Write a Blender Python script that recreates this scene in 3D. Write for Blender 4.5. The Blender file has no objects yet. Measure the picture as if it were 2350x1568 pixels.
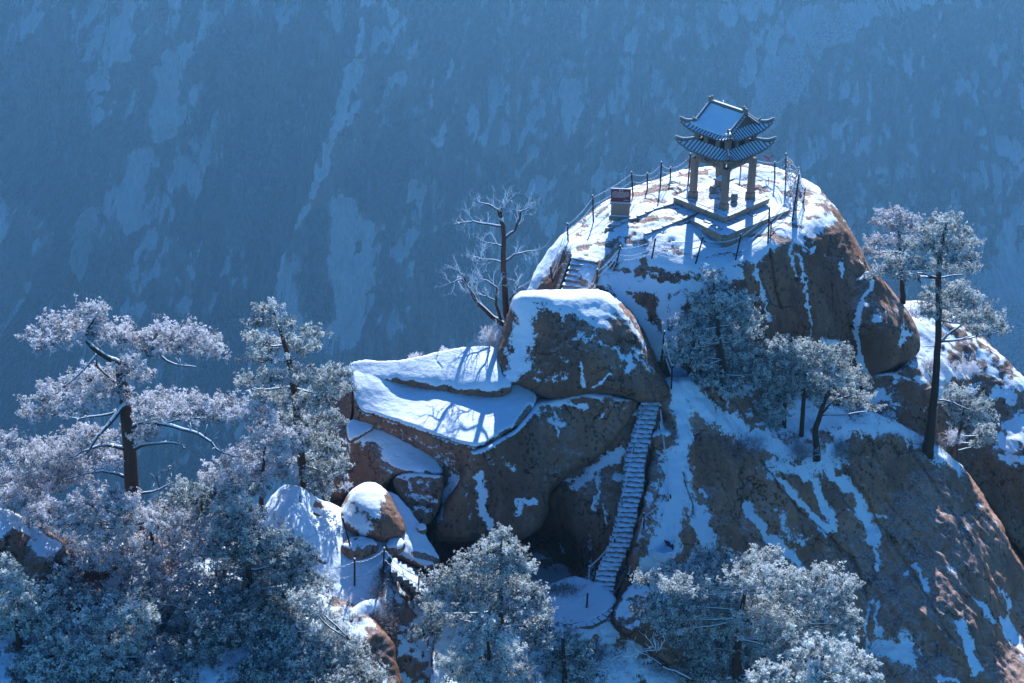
import bpy, math, random
import numpy as np
from mathutils import Vector, Matrix
R = math.radians
rnd = random.Random(7)
rng = np.random.default_rng(7)
SC = bpy.context.scene
COL = SC.collection

# ------------------------------------------------------------------ camera
PITCH, F, CX, CY, H = 29.0, 3666.0, 1175.0, 784.0, 37.5
cp, sp = math.cos(R(PITCH)), math.sin(R(PITCH))
cam_d = bpy.data.cameras.new('camera'); cam = bpy.data.objects.new('camera', cam_d); COL.objects.link(cam)
cam.location = (0, 0, H); cam.rotation_euler = (R(90 - PITCH), 0, 0)
cam_d.sensor_width = 36; cam_d.lens = F / 2350 * 36; cam_d.clip_start = .5; cam_d.clip_end = 9000
SC.camera = cam

# ------------------------------------------------------------------ light
SUN_EL, SUN_AZ = 31.0, 8.0          # azimuth measured from +Y (away from the camera) towards +X
wd = bpy.data.worlds.new('World'); SC.world = wd; wd.use_nodes = True
nt = wd.node_tree; bg = nt.nodes['Background']; sky = nt.nodes.new('ShaderNodeTexSky')
sky.sky_type = 'NISHITA'; sky.sun_disc = False; sky.sun_elevation = R(SUN_EL); sky.sun_rotation = R(SUN_AZ)
sky.altitude = 2000; sky.air_density = 1.0; sky.dust_density = 0.0; sky.ozone_density = 4.0
tint = nt.nodes.new('ShaderNodeMix'); tint.data_type = 'RGBA'; tint.blend_type = 'MULTIPLY'; tint.inputs[0].default_value = 1
tint.inputs[7].default_value = (.46, 1.0, 1.32, 1); nt.links.new(sky.outputs[0], tint.inputs[6]); nt.links.new(tint.outputs[2], bg.inputs[0]); bg.inputs[1].default_value = 0.075
sl = bpy.data.lights.new('sun', 'SUN'); sl.energy = 4.9; sl.angle = R(.5); sl.color = (1, .98, .96)
so = bpy.data.objects.new('sun', sl); COL.objects.link(so)
sd_ = Vector((math.sin(R(SUN_AZ)) * math.cos(R(SUN_EL)), math.cos(R(SUN_AZ)) * math.cos(R(SUN_EL)), math.sin(R(SUN_EL))))
so.rotation_euler = sd_.to_track_quat('Z', 'Y').to_euler()
SC.view_settings.view_transform = 'Standard'; SC.view_settings.look = 'None'
SC.view_settings.gamma = 1; SC.view_settings.use_curve_mapping = False; SC.view_settings.exposure = 1.0
SC.render.engine = 'CYCLES'
SC.cycles.use_denoising = True
SC.cycles.max_bounces = 6; SC.cycles.diffuse_bounces = 3; SC.cycles.volume_bounces = 1
SC.cycles.transmission_bounces = 3; SC.cycles.use_adaptive_sampling = True; SC.cycles.adaptive_threshold = .02
SC.cycles.sample_clamp_indirect = 8

# ------------------------------------------------------------------ helpers
def dirv(u, v):
    a = (np.asarray(u, float) - CX) / F; b = (np.asarray(v, float) - CY) / F
    return a, cp - b * sp, -sp - b * cp
def W(u, v, Y):
    a, dy, dz = dirv(u, v); t = np.asarray(Y, float) / dy
    return np.stack([t * a, t * dy + 0 * a, H + t * dz], -1)
def PZ(u, v, z):
    a, dy, dz = dirv(u, v); t = (z - H) / dz
    return np.array([t * a, t * dy, z])
def uv_of(P):
    x, y, z = P[..., 0], P[..., 1], P[..., 2] - H
    D = y * cp - z * sp; dn = -y * sp - z * cp
    return CX + F * x / D, CY + F * dn / D
def tag(o, label=None, cat=None, group=None, kind=None):
    if label: o['label'] = label
    if cat: o['category'] = cat
    if group: o['group'] = group
    if kind: o['kind'] = kind
    return o
def empty(name, loc, rz=0):
    o = bpy.data.objects.new(name, None); COL.objects.link(o); o.location = loc; o.rotation_euler = (0, 0, rz)
    o.empty_display_size = .2
    return o
def link(name, me, mat=None, parent=None, world=False):
    o = bpy.data.objects.new(name, me); COL.objects.link(o)
    if mat is not None and len(me.materials) == 0: me.materials.append(mat)
    if parent is not None:
        o.parent = parent
        if world:
            o.matrix_parent_inverse = pm(parent).inverted()
    return o
def pm(o):
    m = Matrix.LocRotScale(o.location, o.rotation_euler, o.scale)
    if o.parent is not None: m = pm(o.parent) @ o.matrix_parent_inverse @ m
    return m
def mesh_np(name, V, Fq, smooth=True, attrs=None):
    """V (n,3), Fq (m,k) with k 3 or 4"""
    me = bpy.data.meshes.new(name); V = np.asarray(V, np.float32); Fq = np.asarray(Fq, np.int32)
    k = Fq.shape[1]
    me.vertices.add(len(V)); me.vertices.foreach_set('co', V.ravel())
    me.loops.add(Fq.size); me.loops.foreach_set('vertex_index', Fq.ravel())
    me.polygons.add(len(Fq)); me.polygons.foreach_set('loop_start', np.arange(len(Fq), dtype=np.int32) * k)
    me.polygons.foreach_set('loop_total', np.full(len(Fq), k, np.int32))
    me.polygons.foreach_set('use_smooth', np.full(len(Fq), smooth, bool))
    me.update(calc_edges=True)
    for n, a in (attrs or {}).items():
        at = me.attributes.new(n, 'FLOAT', 'POINT'); at.data.foreach_set('value', np.asarray(a, np.float32))
    return me
class MB:
    """collects boxes, tubes, ... into one mesh"""
    def __init__(s): s.v = []; s.f = []
    def add(s, V, Fs):
        b = len(s.v); s.v += [tuple(map(float, p)) for p in V]; s.f += [tuple(int(i) + b for i in f) for f in Fs]; return s
    def box(s, c, d, M=None, top=1.0, topy=None, bev=0):
        x, y, z = d[0] / 2, d[1] / 2, d[2] / 2; ty = top if topy is None else topy
        V = [(-x, -y, -z), (x, -y, -z), (x, y, -z), (-x, y, -z), (-x * top, -y * ty, z), (x * top, -y * ty, z), (x * top, y * ty, z), (-x * top, y * ty, z)]
        V = [Vector(p) for p in V]
        if M is not None: V = [M @ p for p in V]
        V = [p + Vector(c) for p in V]
        return s.add(V, [(0, 3, 2, 1), (4, 5, 6, 7), (0, 1, 5, 4), (1, 2, 6, 5), (2, 3, 7, 6), (3, 0, 4, 7)])
    def tube(s, pts, rad, n=6, cap=True):
        pts = [Vector(p) for p in pts]; rad = rad if isinstance(rad, (list, tuple, np.ndarray)) else [rad] * len(pts)
        rings = []; prev = None
        for i, p in enumerate(pts):
            d = (pts[min(i + 1, len(pts) - 1)] - pts[max(i - 1, 0)])
            if d.length < 1e-9: d = Vector((0, 0, 1))
            d.normalize()
            if prev is None:
                a = d.cross(Vector((0, 0, 1)));
                if a.length < .05: a = d.cross(Vector((1, 0, 0)))
                a.normalize()
            else:
                a = prev - d * prev.dot(d)
                if a.length < 1e-6: a = d.orthogonal()
                a.normalize()
            prev = a; b = d.cross(a)
            rings.append([p + (a * math.cos(6.28318 * k / n) + b * math.sin(6.28318 * k / n)) * rad[i] for k in range(n)])
        V = [q for r_ in rings for q in r_]; Fs = []
        for i in range(len(pts) - 1):
            for k in range(n):
                Fs.append((i * n + k, i * n + (k + 1) % n, (i + 1) * n + (k + 1) % n, (i + 1) * n + k))
        if cap:
            Fs.append(tuple(range(n))[::-1]); Fs.append(tuple((len(pts) - 1) * n + k for k in range(n)))
        return s.add(V, Fs)
    def lathe(s, c, prof, n=16):
        V = []; Fs = []
        for r_, z in prof:
            for k in range(n): V.append((c[0] + r_ * math.cos(2 * math.pi * k / n), c[1] + r_ * math.sin(2 * math.pi * k / n), c[2] + z))
        for i in range(len(prof) - 1):
            for k in range(n): Fs.append((i * n + k, i * n + (k + 1) % n, (i + 1) * n + (k + 1) % n, (i + 1) * n + k))
        Fs.append(tuple(range(n))[::-1]); Fs.append(tuple((len(prof) - 1) * n + k for k in range(n)))
        return s.add(V, Fs)
    def mesh(s, name, smooth=False):
        me = bpy.data.meshes.new(name); me.from_pydata(s.v, [], s.f)
        if smooth: me.polygons.foreach_set('use_smooth', [True] * len(me.polygons))
        me.update(); return me
    def build(s, name, mat, parent=None, smooth=False, world=False, bevel=0):
        me = s.mesh(name, smooth); o = link(name, me, mat, parent, world)
        if bevel:
            m = o.modifiers.new('bevel', 'BEVEL'); m.width = bevel; m.segments = 2; m.limit_method = 'ANGLE'
        return o

# --- numpy gradient noise
_perm = np.random.default_rng(3).permutation(256); _perm = np.concatenate([_perm, _perm, _perm])
_g = np.random.default_rng(4).normal(size=(256, 3)); _g /= np.linalg.norm(_g, axis=1)[:, None]
def pnoise(P):
    P = np.asarray(P, float); I = np.floor(P).astype(int); f = P - I; I &= 255
    w = f * f * f * (f * (f * 6 - 15) + 10); out = 0
    for dx in (0, 1):
        for dy in (0, 1):
            for dz in (0, 1):
                h = _perm[_perm[_perm[(I[:, 0] + dx) & 255] + ((I[:, 1] + dy) & 255)] + ((I[:, 2] + dz) & 255)]
                g = _g[h]; d = (g * (f - np.array([dx, dy, dz]))).sum(1)
                out = out + d * (w[:, 0] if dx else 1 - w[:, 0]) * (w[:, 1] if dy else 1 - w[:, 1]) * (w[:, 2] if dz else 1 - w[:, 2])
    return out * 1.6
def fbm(P, oct=4, gain=.5, lac=2.03):
    s = 0; a = 1
    for i in range(oct): s = s + a * pnoise(P * lac ** i + 17.3 * i); a *= gain
    return s
def ridged(P, oct=4):
    s = 0; a = 1
    for i in range(oct): s = s + a * (1 - 2 * np.abs(pnoise(P * 2.07 ** i + 9.1 * i))); a *= .5
    return s / 1.6
def sstep(a, b, x):
    t = np.clip((x - a) / (b - a), 0, 1); return t * t * (3 - 2 * t)
def seg_dist(px, py, poly, closed=False):
    """distance to a polyline and the nearest point"""
    best = np.full(px.shape, 1e18); bx = np.zeros(px.shape); by = np.zeros(px.shape)
    n = len(poly)
    for i in range(n if closed else n - 1):
        x0, y0 = poly[i][:2]; x1, y1 = poly[(i + 1) % n][:2]; dx, dy = x1 - x0, y1 - y0
        t = np.clip(((px - x0) * dx + (py - y0) * dy) / (dx * dx + dy * dy + 1e-9), 0, 1)
        qx, qy = x0 + t * dx, y0 + t * dy; d = (px - qx) ** 2 + (py - qy) ** 2
        m = d < best; best = np.where(m, d, best); bx = np.where(m, qx, bx); by = np.where(m, qy, by)
    return np.sqrt(best), bx, by
def inside(px, py, poly):
    c = np.zeros(px.shape, bool); n = len(poly)
    for i in range(n):
        x0, y0 = poly[i]; x1, y1 = poly[(i + 1) % n]
        if y0 == y1: continue
        m = ((y0 > py) != (y1 > py)) & (px < (x1 - x0) * (py - y0) / (y1 - y0) + x0)
        c ^= m
    return c
def smooth_poly(poly, it=2):
    for _ in range(it):
        o = []
        for i in range(len(poly)):
            a = poly[i]; b = poly[(i + 1) % len(poly)]
            o.append((a[0] * .78 + b[0] * .22, a[1] * .78 + b[1] * .22)); o.append((a[0] * .22 + b[0] * .78, a[1] * .22 + b[1] * .78))
        poly = o
    return poly
def tps(ctrl):
    c = np.array(ctrl, float); n = len(c); S = 100.
    X = c[:, :2] / S
    def U(r2): return .5 * r2 * np.log(r2 + 1e-9)
    K = U(((X[:, None] - X[None]) ** 2).sum(-1)) + np.eye(n) * .02
    P = np.hstack([np.ones((n, 1)), X]); A = np.block([[K, P], [P.T, np.zeros((3, 3))]])
    w = np.linalg.solve(A, np.concatenate([c[:, 2], np.zeros(3)]))
    def f(u, v):
        u = np.asarray(u, float) / S; v = np.asarray(v, float) / S; o = w[n] + w[n + 1] * u + w[n + 2] * v
        for i in range(n): o = o + w[i] * U((u - X[i, 0]) ** 2 + (v - X[i, 1]) ** 2)
        return o
    return f

# ------------------------------------------------------------------ materials
def new_mat(name):
    m = bpy.data.materials.new(name); m.use_nodes = True; m.node_tree.nodes.clear(); return m, m.node_tree
class N:
    """tiny node-graph helper"""
    def __init__(s, t): s.t = t
    def n(s, ty, **k):
        nd = s.t.nodes.new('ShaderNode' + ty)
        for a, b in k.items(): setattr(nd, a, b)
        return nd
    def set(s, sock, v):
        if isinstance(v, bpy.types.NodeSocket): s.t.links.new(v, sock)
        elif v is not None: sock.default_value = v
    def math(s, op, a, b=None, c=None, clamp=False):
        nd = s.n('Math', operation=op, use_clamp=clamp); s.set(nd.inputs[0], a); s.set(nd.inputs[1], b); s.set(nd.inputs[2], c); return nd.outputs[0]
    def noise(s, scale, vec=None, detail=4, rough=.55, dist=0, out=0):
        nd = s.n('TexNoise'); nd.inputs['Scale'].default_value = scale; nd.inputs['Detail'].default_value = detail
        nd.inputs['Roughness'].default_value = rough; nd.inputs['Distortion'].default_value = dist
        if vec is not None: s.t.links.new(vec, nd.inputs['Vector'])
        return nd.outputs[out]
    def voro(s, scale, vec=None, feature='F1', out='Distance', rand=1):
        nd = s.n('TexVoronoi', feature=feature); nd.inputs['Scale'].default_value = scale; nd.inputs['Randomness'].default_value = rand
        if vec is not None: s.t.links.new(vec, nd.inputs['Vector'])
        return nd.outputs[out]
    def step(s, x, a, b, lo=0., hi=1.):
        nd = s.n('MapRange', interpolation_type='SMOOTHSTEP'); s.set(nd.inputs[0], x)
        nd.inputs[1].default_value = a; nd.inputs[2].default_value = b; nd.inputs[3].default_value = lo; nd.inputs[4].default_value = hi
        return nd.outputs[0]
    def mix(s, f, a, b):
        nd = s.n('Mix', data_type='RGBA'); s.set(nd.inputs[0], f)
        for i, c in ((6, a), (7, b)):
            if isinstance(c, (tuple, list)): nd.inputs[i].default_value = (*c[:3], 1)
            else: s.set(nd.inputs[i], c)
        return nd.outputs[2]
    def attr(s, name):
        nd = s.n('Attribute', attribute_name=name); return nd.outputs['Fac']
    def pos(s, scale=None):
        g = s.n('TexCoord').outputs['Object']
        if scale:
            m = s.n('Mapping'); m.inputs['Scale'].default_value = scale; s.t.links.new(g, m.inputs[0]); g = m.outputs[0]
        return g
    def bump(s, h, strength=.5, dist=.05, nrm=None):
        b = s.n('Bump'); s.set(b.inputs['Height'], h); b.inputs['Strength'].default_value = strength; b.inputs['Distance'].default_value = dist
        if nrm: s.t.links.new(nrm, b.inputs['Normal'])
        return b.outputs[0]
    def bsdf(s, col, rough=.8, nrm=None, spec=.3, sss=0):
        b = s.n('BsdfPrincipled')
        if isinstance(col, (tuple, list)): b.inputs['Base Color'].default_value = (*col[:3], 1)
        else: s.set(b.inputs['Base Color'], col)
        s.set(b.inputs['Roughness'], rough); b.inputs['Specular IOR Level'].default_value = spec
        if nrm: s.t.links.new(nrm, b.inputs['Normal'])
        return b.outputs[0]
    def out(s, sh):
        o = s.n('OutputMaterial'); s.t.links.new(sh, o.inputs['Surface'])
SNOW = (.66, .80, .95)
def rock_mat(name, tint=(1, 1, 1), spots=.5, warm=.5):
    m, t = new_mat(name); n = N(t)
    p = n.pos(); ps = n.pos((1, 1, .35))
    big = n.noise(.35, ps, 5, .6); med = n.noise(2.2, p, 6, .65); fine = n.noise(16, p, 5, .7)
    c = n.mix(n.step(big, .38, .62), tuple(a * b for a, b in zip((.165, .096, .068), tint)), tuple(a * b for a, b in zip((.260, .155, .105), tint)))
    c = n.mix(n.math('MULTIPLY', n.step(n.noise(1.1, ps, 6, .7), .50, .64), .55), c, tuple(a * b for a, b in zip((.13, .105, .095), tint)))
    c = n.mix(n.math('MULTIPLY', n.step(n.noise(.9, n.pos((1.6, 1.6, .12)), 5, .6), .54, .70), .55), c, (.055, .046, .042))
    c = n.mix(n.step(fine, .56, .75, 0, .55), c, (.38, .30, .25))
    c = n.mix(n.math('MULTIPLY', n.step(n.noise(.6, n.pos((1.2, 1.2, .18)), 6, .65), .50, .68), .5), c, tuple(a * b for a, b in zip((.33, .26, .22), tint)))
    # lichen: dark flecks and blots
    v1 = n.voro(3.6, n.pos((1, 1, .8))); area = n.step(n.noise(.55, p, 4, .6), .36, .62)
    sp1 = n.math('MULTIPLY', n.step(n.math('ADD', v1, n.math('MULTIPLY', n.noise(5, p, 4, .6), .9)), .80, .70), n.math('MULTIPLY', area, .85 * spots + .25))
    c = n.mix(sp1, c, (.018, .019, .022))
    v2 = n.voro(6.5, p); sp2 = n.math('MULTIPLY', n.step(n.math('ADD', v2, n.math('MULTIPLY', n.noise(8, p, 3), .8)), .66, .56), n.step(n.noise(1.3, p, 3), .42, .58, .1, .8))
    c = n.mix(sp2, c, (.035, .032, .032))
    wv = n.n('VectorMath', operation='ADD'); t.links.new(n.pos((1, 1, .7)), wv.inputs[0]); nz_ = n.n('VectorMath', operation='SCALE'); t.links.new(n.noise(.8, p, 4, .6, 0, 1), nz_.inputs[0]); nz_.inputs['Scale'].default_value = 1.6; t.links.new(nz_.outputs[0], wv.inputs[1])
    ce = n.voro(.42, wv.outputs[0], 'DISTANCE_TO_EDGE'); cm = n.math('MULTIPLY', n.step(ce, .020, .004, 0, .75), n.step(n.noise(.5, p, 2), .42, .55))
    ce2 = n.voro(1.3, wv.outputs[0], 'DISTANCE_TO_EDGE'); cm2 = n.math('MULTIPLY', n.step(ce2, .03, .004, 0, .25), n.step(n.noise(.7, n.pos((1, 1, 1.3)), 3), .52, .62)); cm = n.math('MAXIMUM', cm, cm2)
    c = n.mix(cm, c, (.012, .011, .011))
    # rime dust caught by the grains that look upwards
    g_ = n.n('NewGeometry'); sx_ = n.n('SeparateXYZ'); t.links.new(g_.outputs['Normal'], sx_.inputs[0])
    du = n.math('MULTIPLY', n.step(sx_.outputs[2], .58, .92), n.step(n.noise(7, p, 6, .8),   .44, .64, .05, .50)); c = n.mix(du, c, (.62, .66, .74))
    # snow
    a = n.attr('snow')
    e = n.math('ADD', a, n.math('MULTIPLY', n.math('SUBTRACT', n.noise(3.2, n.pos((1, 1, .8)), 8, .78), .5), 1.7))
    e = n.math('ADD', e, n.math('MULTIPLY', n.math('SUBTRACT', n.noise(9, p, 5, .75), .5), 1.1))
    ms = n.step(e, .44, .58)
    crust = n.noise(3.0, n.pos((1, 1, 1)), 6, .6)
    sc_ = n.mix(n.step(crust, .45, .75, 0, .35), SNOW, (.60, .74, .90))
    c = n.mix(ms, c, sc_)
    hgt = n.math('ADD', n.math('MULTIPLY', med, .7), n.math('ADD', n.math('MULTIPLY', fine, .25), n.math('MULTIPLY', n.noise(6, p, 5, .7), .3)))
    hgt = n.math('SUBTRACT', hgt, n.math('MULTIPLY', cm, .5))
    hgt = n.math('MULTIPLY', hgt, n.math('SUBTRACT', 1.0, n.math('MULTIPLY', ms, .86)))
    hgt = n.math('ADD', hgt, n.math('MULTIPLY', ms, n.math('ADD', .30, n.math('MULTIPLY', n.noise(2.6, p, 7, .62), .55))))
    nr = n.bump(hgt, .75, .16)
    n.out(n.bsdf(c, .85, nr, .2)); return m
M = {}
M['rock'] = rock_mat('granite_with_snow', (1.05, .92, .90))
M['rock_grey'] = rock_mat('grey_granite_with_snow', (1.55, 1.36, 1.36), .45)
def stone_mat(name, col, col2, snow=True, lo=.55, hi=.75, amp=.5, nscale=6):
    m, t = new_mat(name); n = N(t); p = n.pos()
    c = n.mix(n.noise(3, p, 6, .65), col, col2); c = n.mix(n.step(n.noise(22, p, 4, .7), .55, .75, 0, .5), c, tuple(x * .45 for x in col))
    ms = 0
    nr = n.bump(n.noise(30, p, 4), .35, .02)
    if snow:
        g = n.n('NewGeometry'); sx = n.n('SeparateXYZ'); t.links.new(g.outputs['Normal'], sx.inputs[0])
        e = n.math('ADD', sx.outputs[2], n.math('MULTIPLY', n.math('SUBTRACT', n.noise(nscale, p, 5, .65), .5), amp))
        ms = n.step(e, lo, hi); c = n.mix(ms, c, SNOW)
    n.out(n.bsdf(c, .85, nr, .2)); return m
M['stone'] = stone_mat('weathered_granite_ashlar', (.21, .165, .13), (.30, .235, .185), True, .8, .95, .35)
M['stone_bare'] = stone_mat('carved_granite', (.18, .132, .112), (.26, .195, .165), False)
M['slab'] = stone_mat('paving_slab_dusted', (.20, .18, .165), (.30, .27, .25), True, .93, 1.08, .45, 4)
M['dark_stone'] = stone_mat('dark_brown_stone', (.15, .115, .09), (.22, .17, .135), True, .55, .8, .6)  # darker brown stone for steps and the retaining wall
M['tile'] = stone_mat('roof_tile', (.115, .10, .09), (.17, .145, .125), True, .80, .95, .3)
M['bark'] = stone_mat('pine_bark', (.045, .026, .020), (.085, .048, .036), True, .25, .62, .75, 5)
M['twig'] = stone_mat('frosted_twig', (.07, .05, .045), (.13, .09, .08), True, -.05, .45, .9, 9)
M['tile_bare'] = stone_mat('dark_roof_tile', (.060, .052, .050), (.10, .088, .08), False)  # tile colour deepened to paint shadowy gaps between the snow strips
M['post'] = stone_mat('dark_iron_post', (.035, .018, .018), (.07, .03, .03), True, .45, .75, .9, 25)
M['chain'] = stone_mat('rimed_iron_chain', (.045, .035, .035), (.09, .06, .055), True, -.7, .0, 1.2, 14)
M['stool'] = stone_mat('grey_stone_stool', (.15, .14, .13), (.23, .21, .19), True, .85, .97, .2)
def plain(name, col, rough=.7, nz=True):
    m, t = new_mat(name); n = N(t); p = n.pos()
    c = n.mix(n.noise(9, p, 4, .6), col, tuple(x * .72 for x in col))
    n.out(n.bsdf(c, rough, n.bump(n.noise(20, p, 3), .2, .01))); return m
M['snow'] = None
def snow_mat():
    m, t = new_mat('fresh_snow'); n = N(t); p = n.pos()
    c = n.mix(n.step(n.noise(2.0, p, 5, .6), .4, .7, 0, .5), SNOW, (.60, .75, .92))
    n.out(n.bsdf(c, .75, n.bump(n.math('ADD', n.noise(5, p, 6, .6), n.math('MULTIPLY', n.noise(40, p, 2), .1)), .45, .06), .3)); return m
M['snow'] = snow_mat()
M['board'] = plain('maroon_sign_board', (.17, .016, .03), .45)
M['board_black'] = plain('black_sign_board', (.018, .018, .022), .5)
M['white_print'] = plain('white_print', (.75, .75, .75), .6)
M['ink'] = plain('dark_green_ink', (.02, .035, .028), .7)
M['red'] = plain('red_ribbon', (.62, .02, .03), .6)
M['brass'] = plain('weathered_padlock', (.20, .13, .10), .5)
M['dark'] = plain('dark_interior', (.02, .02, .022), .9)
def needle_mat(name, green, white):
    m, t = new_mat(name); n = N(t); f = n.attr('frost')
    c = n.mix(f, green, white)
    d = n.bsdf(c, .8, None, .15)
    tr = n.n('BsdfTranslucent'); t.links.new(c, tr.inputs[0])
    mx = n.n('MixShader'); mx.inputs[0].default_value = .26; t.links.new(d, mx.inputs[1]); t.links.new(tr.outputs[0], mx.inputs[2])
    n.out(mx.outputs[0]); return m
M['needle'] = needle_mat('frosted_pine_needles', (.016, .036, .040), (.84, .92, .96))
M['needle_lilac'] = needle_mat('rimed_needles_lilac', (.050, .045, .052), (.86, .89, .98))
M['grass'] = needle_mat('frosted_dry_grass', (.16, .10, .075), (.62, .66, .78))

# ------------------------------------------------------------------ rocks: closed relief bodies at real distances
def relief(name, outline, ctrl, thick=4, w=16, rad=.7, g=3.5, big=.22, mid=.09, strokes=(), bare=(), cracks=(), lo=.70, hi=.86,
           bias=0, mat='rock', seed=0, cap=.10, nzamp=.22, sm=2, edge_noise=2.5, groove=None, patchy=0):
    poly = smooth_poly([tuple(p) for p in outline], sm); f = tps(ctrl)
    us = np.array([p[0] for p in poly]); vs = np.array([p[1] for p in poly])
    gu = np.arange(us.min() - g, us.max() + 2 * g, g); gv = np.arange(vs.min() - g, vs.max() + 2 * g, g)
    U, Vv = np.meshgrid(gu, gv)                       # rows: v
    nv, nu = U.shape
    cu = (U[:-1, :-1] + g / 2); cv = (Vv[:-1, :-1] + g / 2); cell = inside(cu.ravel(), cv.ravel(), poly).reshape(cu.shape)
    used = np.zeros(U.shape, int)
    for a in (0, 1):
        for b in (0, 1): used[a:nv - 1 + a, b:nu - 1 + b] += cell
    mask = used > 0; bnd = mask & (used < 4)
    d, bx, by = seg_dist(U.ravel(), Vv.ravel(), poly, True); d = d.reshape(U.shape); bx = bx.reshape(U.shape); by = by.reshape(U.shape)
    near = bnd & (d < g * 1.2)
    jit = edge_noise * fbm(np.stack([bx.ravel() / 28, by.ravel() / 28, np.full(bx.size, seed * 3.3)], -1), 3).reshape(U.shape)
    Ue = np.where(near, bx, U); Ve = np.where(near, by, Vv)
    d = np.where(bnd, 0, d)
    idx = -np.ones(U.shape, int); idx[mask] = np.arange(mask.sum()); n = mask.sum()
    uu, vv, dd = Ue[mask], Ve[mask], d[mask]
    Yc = f(uu, vv)
    k = np.clip(1 - dd / w, 0, 1); rd = rad * (1 - np.sqrt(np.clip(1 - k * k, 0, 1)))
    Pf = W(uu, vv + jit[mask] * k, Yc + rd)
    Pb = W(uu, vv, Yc + thick - rd * .8 + .01); Pb[:, 2] -= (1 - k) * thick * .25
    c = np.argwhere(cell); A = idx[c[:, 0], c[:, 1]]; B = idx[c[:, 0], c[:, 1] + 1]; C = idx[c[:, 0] + 1, c[:, 1] + 1]; D = idx[c[:, 0] + 1, c[:, 1]]
    Ff = np.stack([A, D, C, B], -1); Fb = np.stack([A, B, C, D], -1) + n
    # rim walls
    ed = {}
    for q in Ff:
        for i in range(4):
            e = (int(q[i]), int(q[(i + 1) % 4]))
            if (e[1], e[0]) in ed: del ed[(e[1], e[0])]
            else: ed[e] = 1
    rim = np.array([(b_, a_, a_ + n, b_ + n) for a_, b_ in ed])
    Vt = np.vstack([Pf, Pb]); Fa = np.vstack([Ff, Fb, rim])
    def normals(P):
        e1 = P[Ff[:, 2]] - P[Ff[:, 0]]; e2 = P[Ff[:, 3]] - P[Ff[:, 1]]; fn = np.cross(e1, e2)
        nn = np.zeros((n, 3))
        for i in range(4): np.add.at(nn, Ff[:, i], fn)
        return nn / (np.linalg.norm(nn, axis=1)[:, None] + 1e-12)
    P0 = Vt[:n].copy(); N0 = normals(P0)
    so_ = seed * 11.7
    nb = fbm(P0 / 2.6 + so_, 4) ; nm = ridged(P0 / np.array([.75, .75, 1.3]) + so_, 4)
    # snow amount
    P1 = P0 + N0 * (nb * big)[:, None]; N1 = normals(P1)
    s = sstep(lo - .10, hi + .12, N1[:, 2] + nzamp * fbm(P0 / 1.1 + 5 + so_, 4)) + bias
    if patchy: s = s - patchy * sstep(.10, .55, fbm(P0 / np.array([1.9, .8, .5]) + 23 + so_, 5, .62))
    for st in bare:
        pl, wd_ = st[0], st[1]; am = st[2] if len(st) > 2 else 1.0
        ds, _, _ = seg_dist(uu, vv, pl)
        wn = wd_ * (1 + .5 * fbm(P0 / .8 + 60 + so_, 3))
        s = s * (1 - am * (1 - sstep(.5, 1.3, ds / np.maximum(wn, 1))))
    wu = uu + 8 * fbm(P0 / 1.0 + 71 + so_, 4, .75); wv = vv + 10 * fbm(P0 / 1.0 + 91 + so_, 4, .75)
    for st in strokes:
        pl, wd_ = st[0], st[1]; am = st[2] if len(st) > 2 else 1.0
        ds, _, _ = seg_dist(wu, wv, pl)
        wn = wd_ * (1 + .55 * fbm(P0 / .9 + 40 + so_, 3))
        s = np.maximum(s, am * .92 * (1 - sstep(.1, 2.1, ds / np.maximum(wn, 1))))
    s = np.clip(s, 0, 1.1)
    cr = np.zeros(n)
    for pl, wd_, dp in cracks:
        ds, _, _ = seg_dist(uu + 5 * fbm(P0 / .8 + 3, 2), vv, pl); cr = np.maximum(cr, dp * np.clip(1 - ds / wd_, 0, 1))
        s = s * np.clip(ds / (wd_ * .55), 0, 1)
    inn = np.clip(dd / (w * .6), .25, 1)
    gr = 0
    if groove is not None:
        gd, ga, gw = groove; gd = np.array(gd, float); gd /= np.linalg.norm(gd); s1 = np.cross(gd, [0, -.7, .7]); s1 /= np.linalg.norm(s1); s2 = np.cross(gd, s1)
        Q = np.stack([P0 @ s1 / gw, P0 @ gd / (gw * 7), P0 @ s2 / (gw * 2)], -1); gr = ga * ridged(Q + so_, 4) * inn * (1 - .5 * s)
    disp = gr + nb * big + nm * mid * (1 - s) * inn + s * cap * inn * np.clip(N1[:, 2] * 1.6 - .45, .15, 1) + .03 * fbm(P0 / .35, 3) * (1 - .8 * s)
    Vt[:n] = P0 + N0 * disp[:, None]; Vt[:n, 1] += cr
    sa = np.concatenate([s, np.zeros(n)])
    ctr = Vt.mean(0)
    me = mesh_np(name, Vt - ctr, Fa, True, {'snow': sa})
    o = link(name, me, M[mat]); o.location = ctr
    o['_'] = 0; del o['_']
    return o, f
GF = {}

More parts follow.
